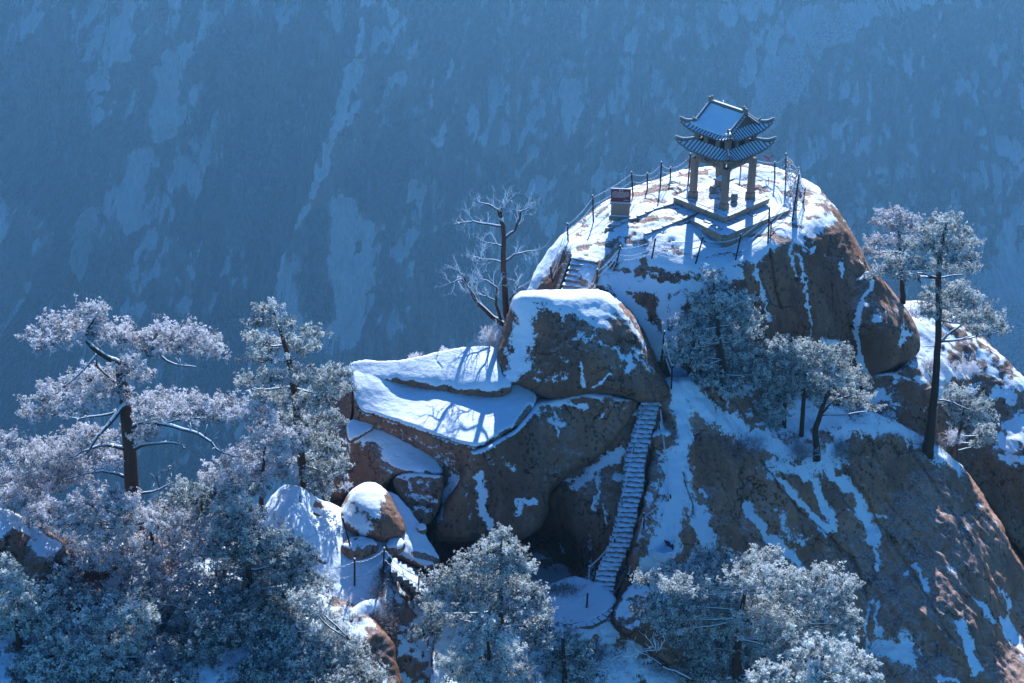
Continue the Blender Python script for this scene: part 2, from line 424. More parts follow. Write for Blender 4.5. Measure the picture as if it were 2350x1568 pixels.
# ================================================================== TERRAIN AND ROCKS
# summit dome
A_out = [(1195,700),(1212,662),(1228,625),(1250,585),(1278,553),(1310,525),(1350,490),(1400,455),(1450,430),(1500,413),(1550,400),(1600,388),(1650,380),(1700,376),(1745,378),(1790,388),(1830,402),(1868,425),(1905,460),(1935,500),(1960,540),(1985,590),(2003,640),(2015,700),(2020,800),(2010,900),(1960,960),(1850,980),(1700,960),(1600,930),(1520,880),(1480,800),(1440,760),(1300,780),(1195,770)]
A_c = [(1210,665,83),(1250,585,84),(1310,525,85),(1400,455,86.5),(1500,413,87.5),(1600,388,88.5),(1700,376,89),(1790,388,88.5),(1868,425,87),(1935,500,85),(1985,590,84),(2003,640,83),
 (1661,558,80.3),(1552,448,85.2),(1770,455,85.0),(1807,478,84.4),(1661,480,83.7),(1661,420,86.9),(1720,522,82.0),(1600,540,80.9),(1600,500,82.8),(1600,606,78.3),(1495,595,79.1),(1412,615,79.0),(1345,592,79.6),(1423,500,83.0),(1300,560,81.9),(1270,662,79.8),(1310,662,78.1),(1762,565,79.9),(1690,600,78.7),(1817,515,82.1),
 (1700,640,78.2),(1600,660,77.75),(1450,680,77.9),(1450,800,76.6),(1600,800,75.8),(1700,800,76.8),(1780,620,79.3),(1800,700,78.6),(1800,800,78),(1900,620,80.5),(1900,560,81.8),(1880,500,83.2),(1900,700,79.6),(1900,800,79),(1960,700,80.8),(1960,800,80.3),(1850,950,78.2),(1650,900,76),(1550,860,76),(1995,900,81)]
summit, GF['A'] = relief('cliff', A_out, A_c, thick=16, w=20, rad=1.2, g=3.3, big=.16, mid=.10, seed=1, patchy=.75, lo=.62, hi=.80,
 strokes=[([(1218,655),(1255,590),(1305,530)],18),([(1835,575),(1845,640),(1850,720)],4.5,.8),([(1852,720),(1862,785),(1870,850)],4,.62),([(1815,560),(1828,640)],4,.75),([(1440,690),(1480,740),(1510,800)],22),([(1420,650),(1560,665),(1690,625)],14),([(1560,860),(1600,960)],20),
   ([(1560,690),(1540,760)],14),([(1730,590),(1745,660),(1770,740)],5,.8),([(1925,610),(1935,640)],4),([(1890,780),(1950,800)],8,.8),([(1500,600),(1640,620),(1740,580)],16),([(1410,640),(1440,720),(1420,760)],18,.9),([(1520,680),(1530,760),(1560,820)],14,.9),([(1900,830),(1950,860)],9,.8),([(1905,500),(1850,540)],10,.8)],
 bare=[([(1445,690),(1430,730)],16,.9),([(1470,660),(1500,700),(1490,760)],18,.95),([(1540,700),(1600,720)],14,.7),([(1570,645),(1660,650)],9,.8),([(1770,545),(1800,560)],12,.7),([(1640,385),(1740,383)],5,.9),([(1860,440),(1930,510),(1960,560)],13,.40),([(1470,425),(1520,418)],3,.8),([(1560,585),(1600,590)],4,.7),([(1450,452),(1500,442)],5,.8),([(1395,480),(1370,500)],4,.7),([(1470,470),(1510,462)],4,.7),([(1440,530),(1500,520)],3,.5),([(1820,440),(1850,470)],8,.7),([(1560,408),(1620,398)],6,.8),([(1500,432),(1560,425)],3,.7),([(1440,560),(1480,556)],5,.6),([(1620,590),(1700,575)],4,.6),([(1660,655),(1730,640)],12,.8)],
 cracks=[([(1766,575),(1775,640),(1792,710)],4,.5),([(1612,660),(1618,740)],3,.3)])
tag(summit, 'domed granite summit carrying the stone pavilion, snow on top and a bare brown right flank', None, None, 'structure')
bulge, GF['A2'] = relief('boulder', [(1950,640),(1975,628),(2003,626),(2035,650),(2062,685),(2092,725),(2112,770),(2110,800),(2085,832),(2040,852),(2000,868),(1960,850),(1935,790),(1935,700)],
 [(2003,640,82.4),(1945,680,81.0),(1945,800,80.3),(2060,690,82.6),(2110,780,82.5),(2040,760,79.8),(1985,720,80.2),(2060,825,80.4),(2000,860,79.8),(2000,800,79.5)], thick=5, w=16, rad=.75, big=.16, mid=.08, seed=2, lo=.8, hi=.95,
 strokes=[([(1998,650),(1978,700),(1962,760),(1975,820),(1985,860)],6.5),([(2070,750),(2066,790)],4),([(2066,768),(2084,764)],2.5)])
tag(bulge, 'brown granite bulge hanging on the right flank of the summit with a curved snow seam', 'boulder')
Kc = [(2075,695,92),(2240,760,92),(2350,865,90),(2130,850,86),(2250,950,86.5),(2350,1050,84.5),(2300,1180,83),(2400,1350,81),(2150,980,83.5),(2450,980,88),(2200,1100,83)]
ob, GF['K'] = relief('cliff', [(2060,700),(2085,693),(2130,692),(2180,715),(2240,762),(2290,812),(2350,868),(2440,960),(2440,1420),(2330,1260),(2200,1080),(2100,1020),(2060,900)], Kc, thick=12, w=18, rad=1.3, big=.25, mid=.10, patchy=.85, groove=((.5, -.5, -.7), .18, 1.2), seed=3, lo=.70,hi=.88,
 strokes=[([(2110,760),(2160,830),(2150,900)],20,.8),([(2180,860),(2230,850)],14),([(2280,900),(2320,930)],10),([(2330,880),(2370,905)],7),([(2300,1050),(2350,1060)],10),([(2160,900),(2230,900)],10),([(2080,720),(2120,800),(2115,870)],16,.9)])
tag(ob, 'far right granite ridge with patchy snow behind the tall pine', None, None, 'structure')
ob, GF['A3'] = relief('cliff', [(1990,860),(2060,850),(2100,830),(2125,880),(2150,960),(2160,1060),(2050,1010),(1960,980),(1975,900)], [(2000,870,79.6),(2100,850,80.5),(2130,980,78.6),(2020,980,77.4),(1960,960,77.2)], thick=5, w=10, rad=.6, seed=4, big=.3, mid=.14, lo=.74,hi=.9,
 strokes=[([(2030,960),(2060,1000)],12)])
tag(ob, 'shattered brown rock face under the overhanging bulge', None, None, 'structure')
def j(u, top, v0, t0):     # a 50 degree face below the ledge
    out = []
    for v in (1130, 1200, 1300, 1400, 1500, 1600):
        if v < v0 + 60: continue
        t = math.tan(R(29) + math.atan((v - 784) / F)); out.append((u, v, top * (1.19 + t0) / (1.19 + t)))
    return out
Jc = [(1530,900,73.5),(1560,1000,71.8),(1540,1100,70),(1530,1200,68),(1522,1265,66.8),(1470,1300,65.6),(1640,1270,68.6),(1600,1100,71.2),(1440,1400,65.0),(1420,1520,62.6),(1470,1200,67.2),(1500,1050,70.8),(1500,960,72.8),
 (1650,950,74),(1700,1010,73.2),(1800,1030,73.6),(1870,1040,74),(1980,980,76),(2050,985,77),(2130,1020,77.5),(2200,1070,77),(2290,1190,76),(2400,1400,75),(1700,920,75.3),(1850,940,76.6)]
Jc += j(1750, 73.3, 1040, .65) + j(1900, 74.2, 1050, .653) + [(1985,1200,72.9),(1985,1400,68.7),(1985,1568,65.5),(2100,1150,74.2),(2100,1250,71.8),(2100,1400,68.2),(2100,1568,64.6),(2250,1300,71.9),(2250,1450,68.5),(2250,1600,65.2),(2420,1600,66.6)]
J_out = [(1500,900),(1525,872),(1560,868),(1640,875),(1720,880),(1800,900),(1900,925),(1990,940),(2050,960),(2130,1000),(2190,1052),(2240,1110),(2285,1180),(2325,1260),(2370,1340),(2420,1420),(2460,1640),(1370,1640),(1385,1560),(1400,1470),(1405,1400),(1425,1340),(1450,1260),(1470,1180),(1488,1100),(1495,1000)]
big_slope, GF['J'] = relief('cliff', J_out, Jc, thick=14, w=16, rad=1.1, g=3.3, big=.26, mid=.07, seed=5, lo=.75, hi=.92, mat='rock_grey', groove=((.62, -.55, -.62), .24, 1.0),
 strokes=[([(1550,890),(1568,960),(1560,1050)],18),([(1548,1060),(1545,1130),(1530,1200),(1520,1260),(1490,1300)],28),([(1570,1130),(1600,1190),(1625,1260)],18),([(1575,895),(1610,945),(1700,990)],20),([(1700,1000),(1800,1035),(1900,1050),(1950,980),(2060,985),(2130,1030),(2190,1075)],20,.85),
  ([(1800,960),(1980,960)],34,.9),([(1755,1075),(1830,1150),(1900,1222)],8),([(1770,1070),(1860,1075),(1930,1060)],16,.8),([(1715,1165),(1760,1230),(1800,1260),(1838,1312)],11),([(1790,1180),(1800,1230),(1840,1240)],16,.6),([(1830,1080),(1880,1130),(1915,1215)],10),([(1880,1060),(1960,1130),(1975,1180),(2005,1240)],13),([(1965,1180),(2030,1190)],7,.7),
  ([(2025,1490),(2080,1505)],20),([(2075,1460),(2100,1530)],12,.8),([(2195,1430),(2215,1480),(2240,1540)],10),([(2300,1430),(2340,1490)],12),([(2105,1295),(2125,1345)],7),([(2230,1370),(2275,1440)],6),([(2005,1265),(2015,1305)],7,.8),([(1995,1380),(1990,1440),(2000,1530)],3.5),([(2015,1390),(2020,1460)],3),([(2180,1300),(2195,1330)],5,.8),([(2280,1340),(2310,1400)],5,.8),([(2150,1560),(2200,1568)],8,.8)],
 bare=[([(1612,1000),(1630,1090),(1660,1160),(1700,1260)],32,1),([(1500,960),(1500,1000)],10,.8),([(1505,1000),(1498,1060)],5,.9),([(1420,1400),(1400,1500)],40,.95),([(1590,1000),(1600,1030)],7,.8),([(1560,1010),(1572,1060),(1590,1110),(1592,1180)],8,.95),([(1530,1045),(1548,1065)],8,.9),([(1498,1060),(1496,1130)],8,.9),([(1600,950),(1630,975)],8,.7),([(1540,960),(1550,985)],6,.8),([(1990,1010),(1960,1080)],14,.7),([(2120,1120),(2140,1300),(2200,1480),(2300,1600)],120,.97),([(2000,1300),(2050,1560)],90,.8)],
 cracks=[([(1745,1060),(1800,1140),(1880,1215),(1960,1290),(2000,1400)],4,.55),([(1560,1090),(1575,1130),(1585,1190)],5,.5),([(1930,1060),(2010,1200),(2100,1330),(2180,1480)],5,.35),([(2100,1060),(2200,1220),(2300,1420)],5,.3)])
tag(big_slope, 'big speckled granite slope falling to the bottom right with snow streaks in its grooves', None, None, 'structure')
# sculpt the round well in the gully: see further down
Bb, GF['B'] = relief('boulder', [(1180,670),(1240,664),(1310,668),(1370,660),(1405,675),(1440,708),(1470,745),(1490,780),(1505,815),(1515,850),(1540,880),(1549,897),(1535,920),(1512,932),(1480,925),(1450,915),(1400,905),(1340,912),(1280,922),(1230,907),(1200,892),(1150,888),(1124,874),(1140,820),(1152,775),(1165,720)],
 [(1180,670,74.8),(1370,660,75.6),(1280,675,74.9),(1280,700,74.2),(1300,760,73.2),(1400,760,73.4),(1300,850,71.9),(1420,850,72.0),(1450,910,71.5),(1340,905,71.4),(1220,900,71.6),(1135,870,72.8),(1160,780,74.1),(1535,915,72.5),(1515,850,73.6),(1470,745,75)],
 thick=5.5, w=26, rad=1.9, g=3, big=.12, mid=.07, seed=6, lo=.66, hi=.84,
 strokes=[([(1190,690),(1215,720),(1200,780),(1185,840),(1170,865)],22),([(1215,690),(1280,685),(1370,678)],12),([(1395,690),(1450,750),(1480,800)],9,.75),([(1400,840),(1440,850)],8,.45),([(1285,700),(1290,740)],7,.6),([(1330,760),(1345,790)],7,.7),([(1360,890),(1395,860)],4,.9),([(1455,800),(1490,850)],10,.6),([(1330,840),(1335,880)],6,.7),([(1230,850),(1260,870),(1300,860)],8,.5),([(1280,800),(1300,830)],7,.5)],
 bare=[([(1150,870),(1200,885)],10,.9)], cracks=[([(1222,905),(1250,870),(1275,850)],3,.2)])
tag(Bb, 'huge rounded snow capped boulder overhanging the top of the long stair', 'boulder')
ob, GF['C'] = relief('snow_slab', [(800,836),(840,828),(900,832),(960,822),(1020,806),(1080,797),(1150,797),(1165,850),(1175,880),(1174,906),(1130,912),(1060,904),(990,895),(940,886),(905,878),(880,873),(830,872),(803,866)],
 [(800,835,74.2),(1145,797,75.5),(905,876,72.9),(1130,886,72.2),(1130,910,72.0),(990,876,72.8),(990,894,72.55),(840,870,73.2),(1000,835,74)], thick=1.6, w=4, rad=.12, g=2.6, big=.05, mid=.02, seed=7, lo=.3, hi=.6, cap=.14, edge_noise=3.5,
 bare=[([(908,885),(990,896),(1060,905),(1130,912),(1172,906)],14,1),([(815,874),(875,876)],3,.8)], cracks=[([(1010,800),(1000,830),(1012,850)],2,.1)])
tag(ob, 'upper granite ledge under smooth sunlit snow with tree shadows on it', None, None, 'structure')
ob, GF['D'] = relief('snow_slab', [(806,852),(840,850),(905,858),(990,868),(1130,880),(1175,875),(1236,905),(1220,945),(1185,978),(1140,1008),(1105,1028),(1060,1022),(1000,1002),(930,977),(865,957),(825,947),(812,905)],
 [(808,870,73.15),(840,855,73.7),(930,882,73.3),(1130,905,72.6),(1225,915,72.2),(1105,1026,68.2),(1000,1000,69),(825,945,71.2),(860,876,72.9),(980,930,71.6)], thick=2.2, w=4, rad=.12, g=2.6, big=.05, mid=.02, seed=8, lo=.3, hi=.6, cap=.14, edge_noise=3.5,
 bare=[([(1215,935),(1180,985),(1105,1030)],6,.9)])
tag(ob, 'broad tilted snow terrace below the ledge, half in the boulder shadow', None, None, 'structure')
ob, GF['D2'] = relief('cliff', [(806,905),(825,945),(865,955),(930,975),(1000,1000),(1060,1020),(1105,1028),(1072,1100),(1040,1180),(1000,1245),(950,1250),(900,1120),(830,1060)],
 [(825,948,71.3),(930,977,70.2),(1000,1002,69.1),(1100,1028,68.3),(1030,1080,69.2),(950,1060,70.4),(880,1020,71.2),(1020,1200,67.6),(1070,1100,67.7)], thick=6, w=6, rad=.3, seed=9, big=.16, mid=.09, lo=.74,hi=.9,
 strokes=[([(1045,1100),(1030,1150),(1012,1210)],13,.85),([(880,975),(960,1005),(1050,1050)],10,.42),([(1000,1050),(1050,1080)],12,.5)])
tag(ob, 'mottled rock band under the lip of the snow terrace', None, None, 'structure')
ob, GF['E'] = relief('boulder', [(1100,1026),(1140,1005),(1180,977),(1212,945),(1228,912),(1280,905),(1340,900),(1450,905),(1474,925),(1445,985),(1408,1020),(1372,1050),(1310,1090),(1266,1125),(1257,1145),(1260,1175),(1238,1215),(1200,1234),(1130,1240),(1060,1243),(1000,1248),(985,1222),(1012,1165),(1045,1105),(1062,1065),(1072,1030)],
 [(1100,1026,68.1),(1215,945,71),(1240,915,72.1),(1340,905,72),(1450,915,72.2),(1400,1020,70.8),(1250,1050,69.9),(1320,970,71.3),(1150,1120,67.9),(1200,1200,67.4),(1050,1200,66.9),(1240,1150,68.3),(1310,1080,69.6),(1000,1240,66.8),(1060,1060,68)],
 thick=6, w=20, rad=1.2, g=3, big=.16, mid=.07, seed=10, lo=.74, hi=.9,
 strokes=[([(1235,915),(1290,925),(1335,935)],8),([(1100,1090),(1112,1130),(1108,1165),(1122,1200)],10),([(1185,1150),(1225,1150)],6),([(1190,1160),(1195,1185)],7,.8),([(1035,1060),(1090,1050)],10,.45),([(1020,1130),(1003,1190)],10,.8),([(1275,935),(1280,1000)],5,.6),([(1160,1060),(1180,1075)],7,.6),([(1105,1035),(1130,1060)],8,.4),([(1395,935),(1375,970)],4,.7),([(1370,925),(1440,930)],6,.4),([(1075,1110),(1080,1200)],4,.4)],
 bare=[([(1200,990),(1240,940)],10,.3)])
tag(ob, 'massive brown granite block with black lichen flecks below the big boulder', 'boulder')
ob, GF['F'] = relief('cliff', [(790,985),(812,962),(850,965),(862,985),(905,985),(960,1020),(1010,1060),(1020,1086),(1005,1092),(950,1088),(905,1090),(880,1130),(840,1160),(795,1135),(786,1050)],
 [(800,985,71.2),(817,1010,70.5),(905,985,71.2),(951,1082,68.4),(1018,1086,68.7),(1010,1060,69.5),(800,1120,69.3),(870,1060,69.3),(860,1100,68.8),(788,1050,70.2)], thick=6, w=8, rad=.5, seed=11, big=.10, mid=.06, g=3, lo=.70, hi=.85,
 strokes=[([(830,1005),(880,1010),(940,1055),(1010,1080)],13),([(870,995),(930,1020),(990,1060)],15),([(798,1000),(796,1040)],6,.7)], bare=[([(800,1030),(840,1042),(880,1065),(940,1095)],6,1),([(820,1080),(870,1100)],28,1)])
tag(ob, 'long wedge shaped rock with a lit snow ramp on top beside the terrace', None, None, 'structure')
ob, GF['F3'] = relief('boulder', [(792,978),(812,960),(850,962),(861,978),(856,990),(820,1010),(800,1020),(793,1000)], [(800,975,71.2),(850,965,71.4),(820,1005,70.2),(856,988,70.6),(800,1015,70.2)], thick=2, w=8, rad=.4, g=2.5, seed=12, big=.04, mid=.02, lo=.4, hi=.7, edge_noise=1)
tag(ob, 'small flat topped rock capped with snow at the left end of the wedge rock', 'boulder')
ob, GF['F2'] = relief('boulder', [(895,1098),(930,1082),(1000,1088),(1019,1092),(1015,1130),(1003,1180),(985,1205),(963,1214),(945,1190),(922,1150)], [(900,1098,68.2),(1015,1092,68.2),(950,1150,67.3),(1000,1180,67.1),(965,1212,66.6)], thick=4, w=9, rad=.5, g=2.8, seed=13, big=.10, mid=.08, lo=.72, hi=.9,
 strokes=[([(940,1100),(945,1120)],8,.7),([(925,1130),(960,1145),(1000,1150)],7,.6),([(950,1170),(985,1172)],6,.6),([(900,1095),(950,1088),(1010,1092)],4,.9)])
tag(ob, 'dark angular block wedged under the snow ramp, snow caught in its cracks', 'boulder')
ob, GF['G'] = relief('cliff', [(1250,1140),(1310,1080),(1370,1040),(1420,990),(1462,930),(1510,930),(1510,1030),(1500,1120),(1490,1200),(1455,1290),(1420,1360),(1385,1400),(1340,1385),(1250,1350),(1100,1345),(1000,1310),(985,1225),(1200,1215)],
 [(1470,940,72.6),(1505,935,72.9),(1440,1030,71),(1490,1030,71.3),(1350,1080,71),(1280,1160,70.2),(1430,1150,69.1),(1480,1150,69.3),(1340,1200,69.2),(1400,1260,67.4),(1440,1270,67),(1300,1300,71),(1150,1285,73),(1010,1260,70),(1370,1360,65.9),(1200,1330,69),(1400,1340,65.8)],
 thick=8, w=8, rad=.4, seed=14, big=.15, mid=.07, lo=.76, hi=.93,
 strokes=[([(1425,1035),(1380,1070),(1330,1110)],12,.9),([(1380,1080),(1365,1160)],8,.8),([(1385,1150),(1392,1200)],5,.7),([(1355,1290),(1345,1370)],5,.7),([(1290,1240),(1300,1270)],4,.8),([(1350,1230),(1360,1260)],5,.6)])
tag(ob, 'steep rock wall and dark hollow behind the left side of the long stair', None, None, 'structure')
ob, GF['T'] = relief('path', [(1090,1360),(1160,1345),(1240,1345),(1290,1330),(1330,1322),(1365,1335),(1395,1360),(1415,1385),(1400,1405),(1365,1428),(1300,1440),(1240,1462),(1160,1490),(1080,1480),(1050,1420)],
 [(1330,1330,65.6),(1405,1392,63.6),(1300,1435,62.4),(1180,1455,61.9),(1200,1345,65.5),(1080,1440,62.4),(1090,1360,65.3)], thick=3, w=6, rad=.2, seed=15, big=.12, mid=.05, g=3, lo=.3, hi=.6, edge_noise=5)
tag(ob, 'snowy landing at the foot of the long stair', None, None, 'structure')
ob, GF['M'] = relief('snow_mound', [(588,1200),(612,1152),(640,1120),(662,1112),(688,1116),(722,1138),(752,1162),(800,1172),(862,1140),(905,1128),(935,1170),(985,1240),(1018,1292),(985,1310),(940,1290),(905,1275),(880,1300),(872,1320),(884,1360),(860,1400),(800,1430),(740,1420),(650,1400),(590,1330)],
 [(665,1117,65.2),(612,1155,64.6),(700,1200,62.9),(620,1250,61.8),(745,1170,65.5),(760,1205,63.9),(850,1250,63.4),(900,1140,66.9),(960,1230,64.8),(1005,1285,63.9),(813,1354,60.6),(700,1300,61),(875,1310,61.8),(720,1150,65),(650,1180,63.0),(800,1420,59),(640,1380,58.8)],
 thick=6, w=9, rad=.5, g=3, big=.16, mid=.04, seed=16, lo=.2, hi=.5, cap=.12,
 bare=[([(722,1180),(733,1184)],4,.9),([(705,1283),(745,1293)],5,.9),([(640,1140),(638,1155)],2,.7),([(688,1140),(690,1155)],2,.7),([(945,1275),(1010,1292)],8,.9)])
tag(ob, 'sunlit snow mound left of the balanced boulder with a trodden path', None, None, 'structure')
ob, GF['Nn'] = relief('cliff', [(815,1380),(865,1375),(878,1340),(872,1308),(890,1290),(915,1285),(960,1310),(1010,1360),(1055,1420),(1070,1500),(1050,1640),(820,1640),(790,1560),(780,1440)],
 [(880,1315,61.6),(960,1310,63.4),(1010,1360,62.9),(925,1355,61.6),(1000,1420,61.3),(1050,1430,61.5),(900,1420,59.4),(860,1400,59.4),(950,1568,57.8),(830,1450,58.2),(1050,1500,59.3),(850,1600,56.8)], thick=6, w=14, rad=.8, seed=17, big=.26, mid=.16, lo=.60, hi=.85,
 strokes=[([(890,1320),(905,1350)],8,.8),([(830,1400),(880,1400),(870,1440)],18,.8),([(960,1420),(930,1470)],10,.7),([(900,1540),(930,1568)],14,.9),([(1000,1450),(1010,1480)],6,.6),([(960,1380),(985,1410)],7,.5)])
tag(ob, 'rough dark outcrop with dry grass and snow pockets under the small stair', None, None, 'structure')
ob, GF['L'] = relief('ground', [(-110,1175),(0,1163),(40,1176),(80,1205),(130,1250),(200,1275),(250,1262),(330,1225),(400,1250),(480,1265),(560,1240),(610,1260),(700,1330),(850,1410),(900,1480),(940,1640),(-110,1640)],
 [(0,1170,61),(70,1220,60),(90,1260,58.6),(200,1400,57.3),(330,1240,61.5),(400,1400,58),(600,1300,61),(600,1420,57.6),(800,1450,57.6),(0,1400,56.6),(0,1568,52.6),(400,1568,53.4),(800,1568,55.5)], thick=5, w=14, rad=.8, seed=18, big=.25, mid=.16, lo=.82, hi=.98)  # snow cut back to darker rock here, standing in for tree shade
tag(ob, 'snowy rocky ground under the trees at the lower left', None, None, 'structure')
ob, _f = relief('boulder', [(-60,1180),(-10,1166),(25,1172),(50,1190),(90,1235),(100,1270),(60,1290),(0,1300),(-60,1290)], [(0,1170,60.6),(50,1190,60.4),(90,1250,59.4),(20,1220,58.9),(0,1290,57.8)], thick=3, w=10, rad=.6, seed=19, big=.12, mid=.1, lo=.5, hi=.75, bare=[([(30,1225),(80,1250)],9,.8)])
tag(ob, 'pale snow covered rock at the left edge beside the lilac frosted tree', 'boulder')
ob, GF['V'] = relief('ground', [(1000,1400),(1100,1380),(1180,1440),(1300,1436),(1395,1404),(1440,1440),(1500,1500),(1560,1560),(1600,1640),(980,1640),(985,1480)],
 [(1050,1420,61.2),(1200,1480,61.3),(1390,1420,63),(1400,1500,61.6),(1500,1568,61),(1200,1600,58),(1050,1568,57.6),(1300,1450,62)], thick=5, w=10, rad=.5, seed=20, big=.2, mid=.08, lo=.45, hi=.75)
tag(ob, 'snow slope with dry grass below the stair landing', None, None, 'structure')
ob, GF['U'] = relief('cliff', [(1405,1392),(1440,1340),(1500,1330),(1560,1400),(1600,1500),(1560,1545),(1500,1500),(1440,1460),(1400,1440)], [(1405,1400,63.2),(1500,1340,64.6),(1440,1450,62.0),(1560,1500,62.0),(1500,1400,62.9)], thick=3, w=12, rad=.8, seed=21, big=.15, mid=.1, lo=.85, hi=.97)
tag(ob, 'dark overhanging rock under the gully with the round basin', None, None, 'structure')
ob, GF['X'] = relief('cliff', [(738,925),(770,885),(803,868),(815,900),(812,960),(795,1000),(800,1140),(760,1150),(728,1130),(722,1000)], [(760,900,75),(803,870,74.3),(790,1000,72.4),(740,1050,72.2),(760,1140,70)], thick=4, w=8, rad=.5, seed=22, big=.2, mid=.12, lo=.8, hi=.95, strokes=[([(735,960),(742,1000)],5,.6)])
tag(ob, 'dark rock wall below the left end of the upper ledge', None, None, 'structure')
# boulder balanced on smaller stones
def blob(name, u, v, Y, dims, rz=0, seed=0, noise=.12, lo=.35, hi=.6, mat='rock', label='', group=None, sq=2.3, tilt=0):
    nu, nv = 72, 44; th = np.linspace(0, 2 * np.pi, nu, endpoint=False); ph = np.linspace(-np.pi / 2 + .02, np.pi / 2 - .02, nv)
    T, P_ = np.meshgrid(th, ph)
    sg = lambda x, e: np.sign(x) * np.abs(x) ** e
    e = 2 / sq
    V = np.stack([sg(np.cos(P_), e) * sg(np.cos(T), e), sg(np.cos(P_), e) * sg(np.sin(T), e), sg(np.sin(P_), e)], -1).reshape(-1, 3)
    V *= np.array(dims) / 2
    nr = V / np.linalg.norm(V, axis=1)[:, None]
    V += nr * (noise * max(dims) * fbm(V / max(dims) * 1.6 + seed * 7, 3) * .6)[:, None]
    if tilt: c_, s_ = math.cos(tilt), math.sin(tilt); V = V @ np.array([[c_, 0, s_], [0, 1, 0], [-s_, 0, c_]])
    idx = np.arange(nu * nv).reshape(nv, nu)
    A_ = idx[:-1]; B_ = np.roll(idx, -1, 1)[:-1]; C_ = np.roll(idx, -1, 1)[1:]; D_ = idx[1:]
    Fq = np.stack([A_, B_, C_, D_], -1).reshape(-1, 4)
    Gv = V.reshape(nv, nu, 3); du = np.roll(Gv, -1, 1) - np.roll(Gv, 1, 1); dv = np.gradient(Gv, axis=0)
    nn = np.cross(du, dv).reshape(-1, 3); nn /= np.linalg.norm(nn, axis=1)[:, None] + 1e-9
    s = sstep(lo, hi, nn[:, 2] + .25 * fbm(V / (max(dims) * .25) + seed, 3))
    V = V + nn * (s * .06 + .03 * ridged(V / .4 + seed, 3) * (1 - s))[:, None]
    me = mesh_np(name, V, Fq, True, {'snow': s}); c = W(u, v, Y)
    o = link(name, me, M[mat]); o.location = c; o.rotation_euler = (0, 0, rz)
    tag(o, label, 'boulder', group); return o
ob, _f = relief('boulder', [(783,1165),(800,1130),(825,1111),(850,1106),(872,1112),(890,1128),(905,1160),(928,1200),(932,1225),(915,1240),(880,1248),(850,1240),(820,1232),(795,1225),(777,1200),(776,1180)],
 [(850,1112,65.6),(790,1170,64.8),(830,1160,64),(860,1150,64.1),(810,1215,63.2),(870,1200,63),(925,1215,63.7),(880,1240,62.9),(850,1130,64.8)], thick=2.6, w=24, rad=1.3, g=2.2, seed=31, big=.06, mid=.03, lo=.52, hi=.75, edge_noise=1,
 strokes=[([(800,1170),(815,1195),(830,1215)],17)], bare=[([(885,1170),(900,1220)],20,.7),([(790,1222),(850,1240)],5,1)])
tag(ob, 'rounded boulder half covered in snow balanced on smaller stones', 'boulder')
blob('boulder', 825, 1258, 62.6, (1.75, 1.2, .75), .2, 3, .06, .75, .95, 'rock', 'flat brown stone propping up the balanced boulder')
blob('boulder', 907, 1254, 63.2, (.95, .9, .6), .2, 4, .06, .5, .8, 'rock', 'small snowy stone right of the one propping the balanced boulder')
blob('boulder', 968, 1215, 65.0, (.5, .5, .4), .2, 5, .06, .4, .7, 'rock', 'little snow topped stone at the foot of the dark angular block')
blob('boulder', 1517, 1010, 71.2, (1.1, 1.0, 1.0), .2, 6, .08, .7, .95, 'rock', 'round dark stone beside the upper part of the long stair')

# round basin in the snow gully
def basin(u, v, Y, r):
    c = W(u, v, Y); b = MB(); n = 40
    rings = [(1.32, -.30), (1.22, .02), (1.08, .07), (1.0, .05), (.96, -.10), (.93, -.28), (.55, -.30), (.03, -.27)]
    V = []
    for k, (a, z) in enumerate(rings):
        for i in range(n):
            w_ = 1 + (.03 * math.sin(3 * i * 6.283 / n + k) + .03 * math.sin(7 * i * 6.283 / n)) * (1 if k < 5 else .3)
            V.append((r * a * w_ * math.cos(6.2832 * i / n), r * a * w_ * math.sin(6.2832 * i / n), z * (1 + .15 * math.sin(5 * i * 6.283 / n))))
    Fs = [(k * n + i, k * n + (i + 1) % n, (k + 1) * n + (i + 1) % n, (k + 1) * n + i) for k in range(len(rings) - 1) for i in range(n)]
    c[2] += .16; root = empty('stone_basin', c); tag(root, 'round hollow basin filled with blue shaded snow at the foot of the gully', 'stone basin')
    b.add(V, Fs); b.build('rim', M['snow'], root, True)
    d = MB(); V = []
    for k, (a, z) in enumerate([(.985, .02), (.945, -.12), (.925, -.26)]):
        for i in range(0, 21):
            V.append((r * a * math.cos(6.2832 * i / n) * .975, r * a * math.sin(6.2832 * i / n) * .975, z + .03))
    Fs = [(k * 21 + i, k * 21 + i + 1, (k + 1) * 21 + i + 1, (k + 1) * 21 + i) for k in range(2) for i in range(20)]
    d.add(V, Fs).build('inner_wall', M['tile_bare'], root, True)
basin(1522, 1262, 66.6, .56)

